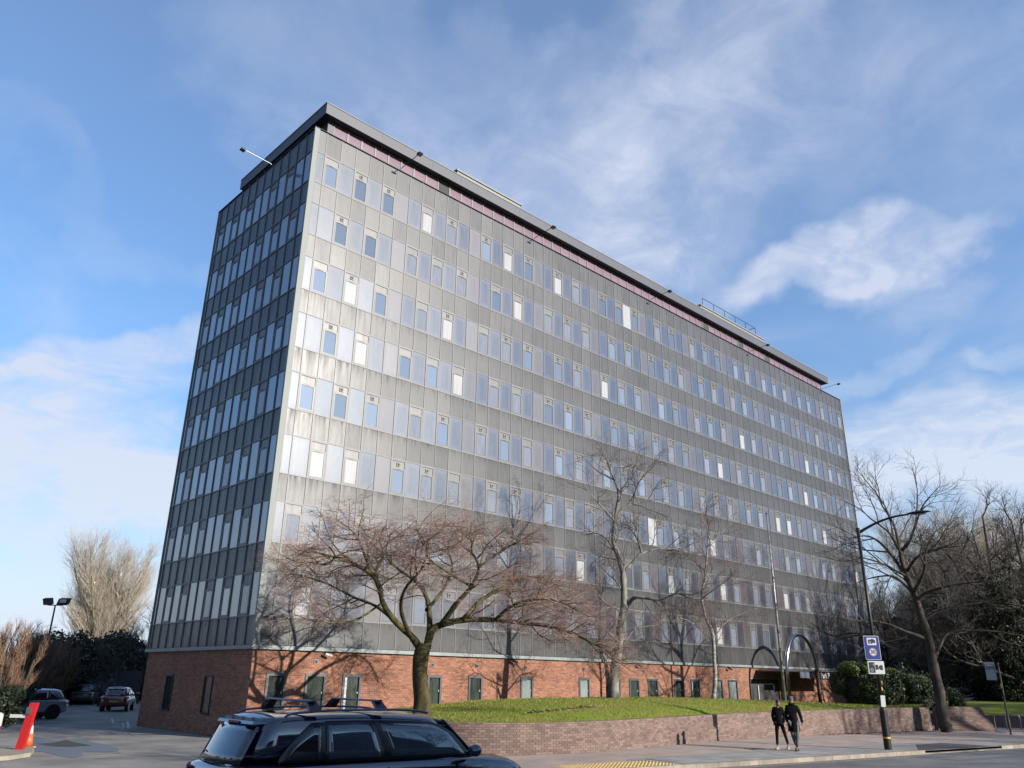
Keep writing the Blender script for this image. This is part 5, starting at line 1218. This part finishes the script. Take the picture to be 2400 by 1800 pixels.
m_.build('traffic_island', pmat('pale_kerb', (.46, .41, .31), .85, c2=(.36, .31, .24), nscale=2), kind='structure')
# ------------------------------------------------------------------ street lamp with camera signs
lp = G(2082, 1757); lamp = thing('street_lamp', 'black street lamp with a curved arm and speed camera signs on the pavement', 'street lamp', (lp[0], lp[1], 0.))
M_LAMP = pmat('black_lamp_paint', (.018, .018, .02), .45, 0., .25, c2=(.03, .03, .033), nscale=4)
MB().tube([(0, 0, 0), (0, 0, 1.36), (0, 0, 1.50)], [.135, .135, .075], 16).build('base', M_LAMP, lamp, smooth=False)
MB().tube([(0, 0, 1.5), (0, 0, 8.05)], [.072, .058], 12).build('pole', M_LAMP, lamp, smooth=True)
MB().tube([(0, 0, 8.0), (0, 0, 8.25)], .085, 10).build('collar', M_LAMP, lamp)
ad = np.array([.34, -.94, 0]); arm = [np.array([0, 0, 8.05])+ad*t*1. + np.array([0, 0, z_]) for t, z_ in ((0, 0), (.5, .26), (1.0, .46), (1.5, .58), (1.95, .62))]
MB().tube(smooth3(arm), [.075]+[.045]*20, 8) if False else None
A_ = smooth3(arm); MB().tube(A_, [.07-.035*(i/(len(A_)-1))**.5 for i in range(len(A_))], 8).build('arm', M_LAMP, lamp, smooth=True)
c0 = arm[-1]; hd = [];
for t, w_, h_ in ((-.05, .05, .035), (.15, .12, .07), (.45, .15, .08), (.68, .12, .05), (.80, .05, .02)):
    c = c0+ad*t+np.array([0, 0, .02+.05*t]); sd_ = np.array([ad[1], -ad[0], 0]); hd.append([tuple(c+sd_*w_*math.cos(a)+np.array([0, 0, h_*math.sin(a)*(1 if math.sin(a) > 0 else .6)])) for a in [2*math.pi*i/10 for i in range(10)]])
MB().loft(hd).build('lamp_head', M_LAMP, lamp, smooth=True)
c = c0+ad*.4; MB().obox(tuple(c+np.array([0, 0, -.025])), tuple(ad*.22), tuple(np.array([ad[1], -ad[0], 0])*.09), (0, 0, .006)).build('lamp_lens', M_STEEL, lamp)
MB().tube([(0, 0, .38), (0, 0, .44)], .137, 16).build('yellow_band', pmat('yellow_band', (.75, .50, .05), .5), lamp)
# signs face oncoming traffic, turned towards us
sgx = thing('camera_sign', 'blue speed camera sign with a 30 roundel, on the street lamp', 'road sign', (lp[0], lp[1], 0.), R(-43))
M_BLUE = pmat('sign_blue', (.02, .05, .30), .35); M_SW = pmat('sign_white', (.78, .78, .80), .35); M_SBK = pmat('sign_navy_black', (.01, .012, .03), .4); M_SRED2 = pmat('sign_red_ring', (.30, .02, .04), .4)
def rbox(mb, cx_, cz_, w_, h_, y0, y1, r_=.04, n=5):
    pts = []
    for qx, qz, a0 in ((1, 1, 0), (-1, 1, 90), (-1, -1, 180), (1, -1, 270)):
        for i in range(n): a = R(a0+90*i/(n-1)); pts.append((cx_+qx*(w_/2-r_)+r_*math.cos(a), cz_+qz*(h_/2-r_)+r_*math.sin(a)))
    k = len(pts); mb.add([(x, y0, z_) for x, z_ in pts]+[(x, y1, z_) for x, z_ in pts], [tuple(range(k)), tuple(range(2*k-1, k-1, -1))]+[(i, k+i, k+(i+1) % k, (i+1) % k) for i in range(k)][::1]); return mb
def rb_(mats, x, z_, w_, h_, y, r_=.04, th=.004, name='sign_plate', par=None): return rbox(MB(), x, z_, w_, h_, y, y+th, r_).build(name, mats, par)
def disc(name, x, z_, r0, y, mat, par, r1=None, n=24):
    if r1 is None: return MB().add([(x+r0*math.cos(2*math.pi*i/n), y, z_+r0*math.sin(2*math.pi*i/n)) for i in range(n)]+[(x+r0*math.cos(2*math.pi*i/n), y+.002, z_+r0*math.sin(2*math.pi*i/n)) for i in range(n)], [tuple(range(n)), tuple(range(2*n-1, n-1, -1))]+[(i, n+i, n+(i+1) % n, (i+1) % n) for i in range(n)]).build(name, mat, par)
    vs = [(x+r*math.cos(2*math.pi*i/n), y, z_+r*math.sin(2*math.pi*i/n)) for r in (r0, r1) for i in range(n)]; return MB().add(vs, [(i, (i+1) % n, n+(i+1) % n, n+i) for i in range(n)]).build(name, mat, par)
ys = -.10; SX = -.12
pl = rb_(M_SW, SX, 3.60, .60, .88, ys+.006, .05, .012, 'sign_plate', sgx); rb_(M_BLUE, SX, 3.60, .565, .845, ys, .04, .004, 'blue_field', pl)
rb_(M_SW, SX, 3.83, .36, .27, ys-.004, .02, .003, 'white_panel', pl)
ic = MB(); ic.box(SX-.13, SX+.03, ys-.010, ys-.006, 3.75, 3.90).add([(SX+.03, ys-.008, 3.79), (SX+.14, ys-.008, 3.76), (SX+.14, ys-.008, 3.87), (SX+.08, ys-.008, 3.92), (SX-.02, ys-.008, 3.93)], [(0, 1, 2, 3, 4)]); ic.build('camera_symbol', M_SBK, pl)
disc('lens_ring', SX-.07, 3.80, .035, ys-.014, M_SW, pl, .024)
disc('roundel', SX, 3.44, .155, ys-.006, M_SW, pl); disc('roundel_ring', SX, 3.44, .150, ys-.009, M_SRED2, pl, .132)
t = link('lettering', text_mesh('30', .20, M_SBK, .002), pl, (SX, ys-.010, 3.44)); t.rotation_euler = (R(90), 0, 0)
sg2 = thing('camera_sign', 'white speed camera sign with a camera symbol, under the blue one', 'road sign', (lp[0], lp[1], 0.), R(-43))
pl = rb_(M_SBK, SX+.05, 2.88, .66, .50, ys+.006, .05, .012, 'sign_plate', sg2); rb_(M_SW, SX+.05, 2.88, .63, .47, ys, .04, .004, 'white_field', pl)
ic = MB(); ic.box(SX-.22, SX+.0, ys-.008, ys-.004, 2.69, 3.07)
for i in range(4): ic.box(SX+.03+.028*i, SX+.042+.028*i, ys-.008, ys-.004, 2.80, 2.98-.0*i)
ic.add([(SX+.15, ys-.006, 2.84), (SX+.22, ys-.006, 2.79), (SX+.30, ys-.006, 2.79), (SX+.30, ys-.006, 2.97), (SX+.22, ys-.006, 2.97), (SX+.15, ys-.006, 2.92)], [(0, 1, 2, 3, 4, 5)])
ic.build('camera_symbol', M_SBK, pl); disc('lens_ring', SX-.13, 2.79, .055, ys-.012, M_SW, pl, .04); disc('flash_ring', SX-.04, 2.99, .03, ys-.012, M_SW, pl, .02)
nt_ = thing('lamp_notice', 'white notice strapped to the street lamp above its thick base', 'notice', (lp[0], lp[1], 0.), R(-43))
MB().obox((.01, -.105, 1.68), (.085, 0, 0), (0, .006, .01), (.01, 0, .19)).build('notice_sheet', M_SW, nt_)
MB().tube([(0, 0, 1.60), (0, 0, 1.625)], .095, 12).build('strap', M_DKMET, nt_)
MB().obox((.0, -.08, 2.12), (.035, 0, 0), (0, .004, 0), (0, 0, .06)).build('number_tag', bpy.data.materials['yellow_band'], lamp)
# flagpole
fp = np.array([29.1, -6.3]); fz = lz(*fp); fpo = thing('flagpole', 'tall pale flagpole without a flag on the lawn before the entrance', 'flagpole', (fp[0], fp[1], fz-.05))
ft = at(1795, 1203, (fp[0], fp[1]))[2]-fz
MB().tube([(0, 0, 0), (0, 0, ft*.5), (0, 0, ft)], [.085, .068, .04], 10).build('pole', pmat('weathered_white_pole', (.48, .48, .47), .4, .3, c2=(.30, .30, .30), nscale=3, stretch=(1, 1, 2)), fpo, smooth=True)
MB().sphere((0, 0, ft+.05), .075, 10, 6, (1, 1, .7)).build('finial', M_STEEL, fpo); MB().box(-.12, .12, -.02, .02, ft-.1, ft-.05).build('pulley', M_DKMET, fpo)
# bus stop
bs = np.array([33.04, -16.26]); bst = thing('bus_stop', 'bus stop pole with a grey and black flag at the right edge', 'bus stop', (bs[0], bs[1], 0.), R(-72))
MB().tube([(0, 0, 0), (0, 0, 3.42)], .045, 10).build('pole', pmat('grey_green_pole', (.07, .075, .06), .5, .3), bst)
fl = rb_(pmat('flag_grey', (.50, .52, .55), .45, c2=(.42, .43, .47)), -.38, 3.0, .46, .88, -.015, .03, .03, 'flag', bst)
MB().box(-.56, -.20, -.022, -.017, 3.24, 3.32).box(-.56, -.20, -.022, -.017, 3.08, 3.21).build('black_panel', M_SBK, fl)
t = link('lettering', text_mesh('Bus Stop', .085, M_SW, .001), fl, (-.38, -.026, 3.145)); t.rotation_euler = (R(90), 0, 0)
MB().box(-.54, -.22, -.028, -.023, 3.255, 3.305).build('route_strip', M_SW, fl)
MB().box(-.06, .02, -.052, -.046, 2.18, 2.40).build('yellow_tag', bpy.data.materials['yellow_band'], bst)
MB().box(-.15, .0, -.01, .01, 3.3, 3.34).box(-.15, .0, -.01, .01, 2.66, 2.70).build('flag_bracket', M_DKMET, bst)
# cycle stands
for i, (px, py) in enumerate(((2352, 1712), (2378, 1710))):
    p = G(px, py); st_ = thing('cycle_stand', ['steel cycle stand left of the bus stop pole', 'steel cycle stand right of the bus stop pole'][i], 'cycle stand', (p[0], p[1], 0), R(20))
    MB().tube(smooth3([(0, -.35, 0), (0, -.35, .6), (0, -.28, .78), (0, 0, .80), (0, .28, .78), (0, .35, .6), (0, .35, 0)]), .027, 8).build('hoop', M_STEEL, st_, smooth=True)
    MB().tube([(0, -.35, 0), (0, -.35, .01)], .07, 10).build('foot_plate', M_STEEL, st_)
# ------------------------------------------------------------------ the other side of the road: what throws the shade and shows in the panes
def house(x, y, w_, d_, h, ridge, rz, label):
    o = thing('house', label, 'house', (x, y, 0.), rz, 'houses across the road')
    MB().box(-w_/2, w_/2, -d_/2, d_/2, -.1, h).build('wall', bpy.data.materials.get('house_brick') or pmat('house_brick', (.22, .11, .08), .9, c2=(.17, .09, .07)), o)
    MB().add([(-w_/2-.3, -d_/2-.4, h), (w_/2+.3, -d_/2-.4, h), (w_/2+.3, d_/2+.4, h), (-w_/2-.3, d_/2+.4, h), (-w_/2-.3, 0, ridge), (w_/2+.3, 0, ridge)], [(0, 1, 5, 4), (2, 3, 4, 5), (3, 0, 4), (1, 2, 5), (3, 2, 1, 0)]).build('roof', bpy.data.materials.get('house_tile') or pmat('house_tile', (.08, .06, .055), .85), o)
    for i in range(int(w_/3)):
        for z_ in (.9, 3.5):
            x_ = -w_/2+1.2+i*3; f = MB().box(x_, x_+1.3, d_/2-.05, d_/2+.03, z_, z_+1.3).build('window', M_WHITE, o); MB().box(x_+.08, x_+1.22, d_/2+.032, d_/2+.04, z_+.08, z_+1.22).build('pane', M_CLEAR, f)
house(1., -45.5, 15, 10, 8.0, 12.3, 0, 'large brick house opposite the corner of the office block')
house(-16, -49, 12, 9, 6, 9.5, 0, 'brick house opposite the car park entrance')
house(19, -49.0, 13, 9, 5.6, 8.8, -.15, 'brick house opposite the lawn')
for i, (x, y, src, s_, rz) in enumerate([(42, -34, rnd_a, 1.40, 1.), (52, -39, rnd_b, 1.85, 2.), (63, -34, rnd_a, 1.6, 3.), (36, -44, rnd_b, 1.35, 4.), (71, -38, rnd_b, 1.6, 5.), (30, -47, rnd_a, .95, .3), (-24, -40, rnd_b, .9, 1.4), (3.5, -34, rnd_a, .95, 2.)]):
    plant(src, (x, y, 0), s_, rz, 'tall bare tree across the road opposite the entrance', 'bare trees across the road')
for i, (x, y, k, s_, rz) in enumerate([(66, -33, 1, 1.25, 0), (78, -34, 0, 1.5, 1.), (90, -30, 1, 1.35, 2.), (84, -42, 0, 1.6, 3.), (102, -33, 0, 1.5, 4.)]):
    plant(iv[k], (x, y, 0), s_, rz, 'ivy covered tree across the road opposite the far end', 'ivy covered trees across the road')
for i, (x, y, rx, h) in enumerate([(12, -42.5, 4, 2.4), (26, -43, 5, 3.), (38, -40, 5, 3.2), (48, -42, 5, 4)]):
    bush('garden_bush', 'dark garden bush across the road', 'bush', (x, y, 0), (rx, 2., h*.6), 3500, .2, M_LEAF, 90+i, 22, .5, 'garden bushes across the road')
# ------------------------------------------------------------------ two people walking
def skin(name, joints, edges, rad, mat, parent, lv=2, root=0):
    me = bpy.data.meshes.new(name); me.from_pydata([tuple(j) for j in joints], edges, []); me.materials.append(mat)
    o = link(name, me, parent); o.modifiers.new('skin', 'SKIN').use_smooth_shade = True
    for i, r_ in enumerate(rad):
        sv = me.skin_vertices[0].data[i]; sv.radius = (r_, r_) if not isinstance(r_, tuple) else r_
    me.skin_vertices[0].data[root].use_root = True
    sb_ = o.modifiers.new('sub', 'SUBSURF'); sb_.levels = sb_.render_levels = lv; return o
M_SKIN = pmat('skin', (.32, .17, .11), .5); M_BLACKC = pmat('black_jacket', (.008, .008, .010), .95, 0., .08, c2=(.016, .016, .018), nscale=9, bump=.5, bscale=12); M_LEG = pmat('black_leggings', (.010, .009, .010), .95, 0., .08)
M_TROU = pmat('grey_trousers', (.17, .17, .175), .85, c2=(.09, .09, .10), nscale=22); M_BEAN = pmat('grey_beanie', (.14, .14, .15), .9, c2=(.09, .09, .10), nscale=30); M_SHOE = pmat('tan_shoe', (.42, .36, .28), .7); M_SHOEB = pmat('black_shoe', (.015, .015, .015), .5); M_HAIR = pmat('dark_hair', (.012, .009, .007), .7)
M_CAP = pmat('navy_cap', (.015, .02, .035), .6); M_LIP = pmat('lip', (.25, .08, .07), .6); M_EYE = pmat('eye_dark', (.02, .015, .012), .3)
def person(label, loc, rz, hgt, pose, coat):
    """stands facing -y; x to its left as we look at it is screen left"""
    o = thing('person', label, 'person', loc, rz); s_ = hgt/1.75
    J = {k: np.array(v, float)*s_ for k, v in pose.items()}
    order = ['pel', 'bel', 'che', 'nec', 'hd0', 'hd1', 'shL', 'elL', 'wrL', 'shR', 'elR', 'wrR', 'hiL', 'knL', 'anL', 'toL', 'hiR', 'knR', 'anR', 'toR']
    ix = {k: i for i, k in enumerate(order)}
    E_ = [('pel', 'bel'), ('bel', 'che'), ('che', 'nec'), ('nec', 'hd0'), ('hd0', 'hd1'), ('che', 'shL'), ('shL', 'elL'), ('elL', 'wrL'), ('che', 'shR'), ('shR', 'elR'), ('elR', 'wrR'), ('pel', 'hiL'), ('hiL', 'knL'), ('knL', 'anL'), ('anL', 'toL'), ('pel', 'hiR'), ('hiR', 'knR'), ('knR', 'anR'), ('anR', 'toR')]
    RD = dict(pel=(.13, .10), bel=(.10, .07), che=(.11, .07), nec=.045, hd0=.068, hd1=.075, shL=.04, elL=.040, wrL=.026, shR=.04, elR=.040, wrR=.026, hiL=.082, knL=.052, anL=.028, toL=.014, hiR=.082, knR=.052, anR=.028, toR=.014)
    RD = {k: (tuple(x*s_ for x in v) if isinstance(v, tuple) else v*s_) for k, v in RD.items()}
    skin('body', [J[k] for k in order], [(ix[a], ix[b_]) for a, b_ in E_], [RD[k] for k in order], M_SKIN, o)
    # clothes follow the same joints a little further out
    up = ['che', 'bel', 'pel', 'nk', 'shL', 'elL', 'wrL', 'shR', 'elR', 'wrR']
    P = {**J, 'nk': J['nec']*.6+J['che']*.4}; k_ = 1.22 if coat else 1.18
    rad = [(.18*s_, .135*s_), (.16*s_, .12*s_), (.16*s_, .125*s_), .085*s_, .08*s_, .062*s_, .045*s_, .08*s_, .062*s_, .045*s_]
    skin('coat' if coat else 'jacket', [P[k] for k in up], [(0, 1), (1, 2), (0, 3), (0, 4), (4, 5), (5, 6), (0, 7), (7, 8), (8, 9)], rad, M_BLACKC, o)
    hm = J['pel'][2]-(.30 if coat else .06)*s_; c = J['pel']; rings = []
    for t in np.linspace(0, 1, 6):
        z_ = J['bel'][2]*(1-t)+hm*t; rx_, ry_ = (.165+.045*t)*s_, (.125+.045*t)*s_; rings.append([(c[0]+rx_*math.cos(a)*(1+.04*math.sin(5*a+t)), c[1]+ry_*math.sin(a)*(1+.05*math.sin(4*a)), z_) for a in [2*math.pi*i/18 for i in range(18)]])
    MB().loft(rings, caps=False).build('skirt_of_coat' if coat else 'jacket_hem', M_BLACKC, o, smooth=True)
    lg = ['pel', 'hiL', 'knL', 'anL', 'hiR', 'knR', 'anR']; g_ = 1.25 if coat else 1.08
    skin('trousers', [J[k]+np.array([0, 0, .04*s_ if k.startswith('an') else 0]) for k in lg], [(0, 1), (1, 2), (2, 3), (0, 4), (4, 5), (5, 6)], [(.14*s_, .11*s_), .09*s_*g_, .06*s_*g_, .045*s_*g_]+[.09*s_*g_, .06*s_*g_, .045*s_*g_], M_TROU if coat else M_LEG, o)
    for sd_ in 'LR':
        a, t = J['an'+sd_], J['to'+sd_]; d = (t-a)*np.array([1, 1, 0]); d /= np.linalg.norm(d)+1e-9; n_ = np.array([-d[1], d[0], 0]); rings = []
        for u, w_, h_ in ((-.08, .034, .09), (-.03, .048, .13), (.05, .052, .11), (.13, .054, .075), (.19, .044, .055), (.225, .018, .025)):
            b0 = np.array([a[0], a[1], min(a[2], t[2])-.075*s_])+d*u*s_; lift = max(0, (a[2]-t[2]))*0
            rings.append([tuple(b0+n_*w_*s_*math.cos(q)+np.array([0, 0, h_*s_*(.5+.5*math.sin(q))])) for q in [2*math.pi*i/10 for i in range(10)]])
        MB().loft(rings).build('shoe', (M_SHOEB if coat else M_SHOE), o, smooth=True)
        # hand: palm, four fingers and a thumb, hanging slightly curled
        w0 = J['wr'+sd_]; sgn = 1 if sd_ == 'L' else -1
        js = [w0, w0+np.array([0, -.005, -.05])*s_, w0+np.array([0, -.01, -.085])*s_]; ed = [(0, 1), (1, 2)]; rr = [(.024*s_, .016*s_), (.036*s_, .015*s_), (.034*s_, .014*s_)]
        for i, ln in enumerate((.055, .066, .062, .048)):
            off = (i-1.5)*.018*s_; b0 = len(js); js += [js[2]+np.array([.0, off, -.012*s_]), js[2]+np.array([-sgn*.006*s_, off, -.012*s_-ln*.5*s_]), js[2]+np.array([-sgn*.020*s_, off, -.012*s_-ln*s_])]
            ed += [(2, b0), (b0, b0+1), (b0+1, b0+2)]; rr += [.0095*s_, .009*s_, .0075*s_]
        b0 = len(js); js += [js[1]+np.array([0, -.035, -.005])*s_, js[1]+np.array([-sgn*.01, -.045, -.035])*s_]; ed += [(1, b0), (b0, b0+1)]; rr += [.011*s_, .009*s_]
        skin('hand', js, ed, rr, M_SKIN, o, 1)
    h0 = J['hd1']; f_ = np.array([0, -1, 0])
    fa = MB(); fa.sphere(tuple(h0+np.array([0, -.01, -.02])*s_), .098*s_, 16, 12, (.80, .98, 1.22)); fa.add([tuple(h0+np.array(v)*s_) for v in ((-.014, -.098, -.045), (.014, -.098, -.045), (0, -.098, .0), (0, -.128, -.040))], [(0, 1, 3), (1, 2, 3), (2, 0, 3)])
    for e in (-1, 1): fa.sphere(tuple(h0+np.array([e*.080, .0, -.02])*s_), .026*s_, 8, 6, (.4, .8, 1.2))
    hdo = fa.build('head', M_SKIN, o, smooth=True)
    for e in (-1, 1): MB().sphere(tuple(h0+np.array([e*.032, -.092, -.005])*s_), .012*s_, 8, 5, (1.2, .6, .7)).build('eye', M_EYE, hdo)
    MB().sphere(tuple(h0+np.array([0, -.096, -.078])*s_), .018*s_, 8, 5, (1.3, .5, .4)).build('mouth', M_LIP, hdo)
    if coat:
        r_ = [[tuple(h0+np.array([.098*k*math.cos(a), .112*k*math.sin(a)+.004, z_])*s_) for a in [2*math.pi*i/16 for i in range(16)]] for z_, k in ((.012, .98), (.035, 1.02), (.075, .96), (.11, .74), (.135, .36), (.142, .1))]
        MB().loft(r_).build('beanie', M_BEAN, o, smooth=True)
        MB().tube([tuple(J['nec']+np.array([.075*math.cos(a), .07*math.sin(a), .02])*s_) for a in [2*math.pi*i/12 for i in range(13)]], .04*s_, 8).build('collar', M_BLACKC, o, smooth=True)
        MB().tube([tuple(h0+np.array([x, y, -.004])*s_) for x, y in ((-.085, -.02), (-.055, -.097), (-.008, -.108), (.008, -.108), (.055, -.097), (.085, -.02))], .004, 5).build('glasses', M_EYE, hdo)
    else:
        r_ = [[tuple(h0+np.array([.092*k*math.cos(a), .108*k*math.sin(a)+.004, z_])*s_) for a in [2*math.pi*i/16 for i in range(16)]] for z_, k in ((.02, 1.0), (.05, 1.0), (.085, .84), (.108, .5), (.114, .1))]
        cp_ = MB().loft(r_).build('cap', M_CAP, o, smooth=True)
        MB().add([tuple(h0+np.array(v)*s_) for v in ((-.075, -.075, .024), (.075, -.075, .024), (.055, -.17, .012), (-.055, -.17, .012), (-.075, -.075, .032), (.075, -.075, .032), (.055, -.17, .018), (-.055, -.17, .018))], [(3, 2, 1, 0), (4, 5, 6, 7), (0, 1, 5, 4), (1, 2, 6, 5), (2, 3, 7, 6), (3, 0, 4, 7)]).build('peak', M_CAP, cp_)
        MB().sphere(tuple(h0+np.array([0, .045, -.055])*s_), .085*s_, 12, 8, (.95, .7, 1.25)).build('hair', M_HAIR, o, smooth=True)
    return o
face = -YAW-.28
pr = G(1866, 1760); pose = dict(pel=(0, 0, .93), bel=(0, 0, 1.1), che=(0, .01, 1.33), nec=(0, 0, 1.50), hd0=(0, -.01, 1.56), hd1=(-.01, -.02, 1.64), shL=(-.17, .01, 1.42), elL=(-.22, .02, 1.14), wrL=(-.20, -.08, .90), shR=(.17, .01, 1.42), elR=(.26, .05, 1.15), wrR=(.30, -.02, .90),
    hiL=(-.09, 0, .90), knL=(-.05, -.08, .50), anL=(.02, .10, .14), toL=(.02, -.05, .06), hiR=(.09, 0, .90), knR=(.10, -.10, .50), anR=(.06, -.16, .09), toR=(.02, -.32, .05))
person('man in a long black coat, grey beanie and grey trousers walking on the pavement', (pr[0], pr[1], 0.), -YAW-.35, 1.80, pose, True)
pl_ = G(1832, 1756); pose = dict(pel=(0, 0, .93), bel=(-.01, 0, 1.1), che=(-.01, .0, 1.33), nec=(0, -.01, 1.49), hd0=(.005, -.02, 1.55), hd1=(.02, -.04, 1.63), shL=(-.16, .0, 1.41), elL=(-.22, .03, 1.16), wrL=(-.19, -.06, .94), shR=(.15, .0, 1.41), elR=(.21, .04, 1.15), wrR=(.17, -.10, .93),
    hiL=(-.085, 0, .90), knL=(-.12, -.05, .50), anL=(-.14, -.10, .10), toL=(-.20, -.25, .05), hiR=(.085, 0, .90), knR=(.17, -.02, .52), anR=(.25, .14, .13), toR=(.23, .0, .06))
person('person in dark cap, black jacket, leggings and pale shoes beside the man in the coat', (pl_[0], pl_[1], 0.), -YAW-.3, 1.70, pose, False)

# trees along the west side of the car park, seen mirrored in the narrow face
for i, (x, y, k, s_, rz) in enumerate([(-36, 4, 0, .62, .5), (-38, 15, 1, .5, 1.5), (-36, 26, 2, .75, 2.5), (-40, -5, 1, .45, 3.5), (-38, 38, 0, .6, 4.5)]):
    plant(iv[k], (x, y, 0), s_, rz, 'ivy covered tree west of the car park', 'ivy covered trees west of the car park')
num = ['first', 'second', 'third', 'fourth', 'fifth', 'sixth', 'seventh']
for g_ in ('bare trees across the road', 'ivy covered trees across the road', 'garden bushes across the road', 'ivy covered trees west of the car park'):
    for n_, o in zip(num, sorted([o for o in col.objects if o.get('group') == g_ and o.parent is None], key=lambda o: o.location.x+.01*o.location.y)): o['label'] = n_+' from the west of the '+g_
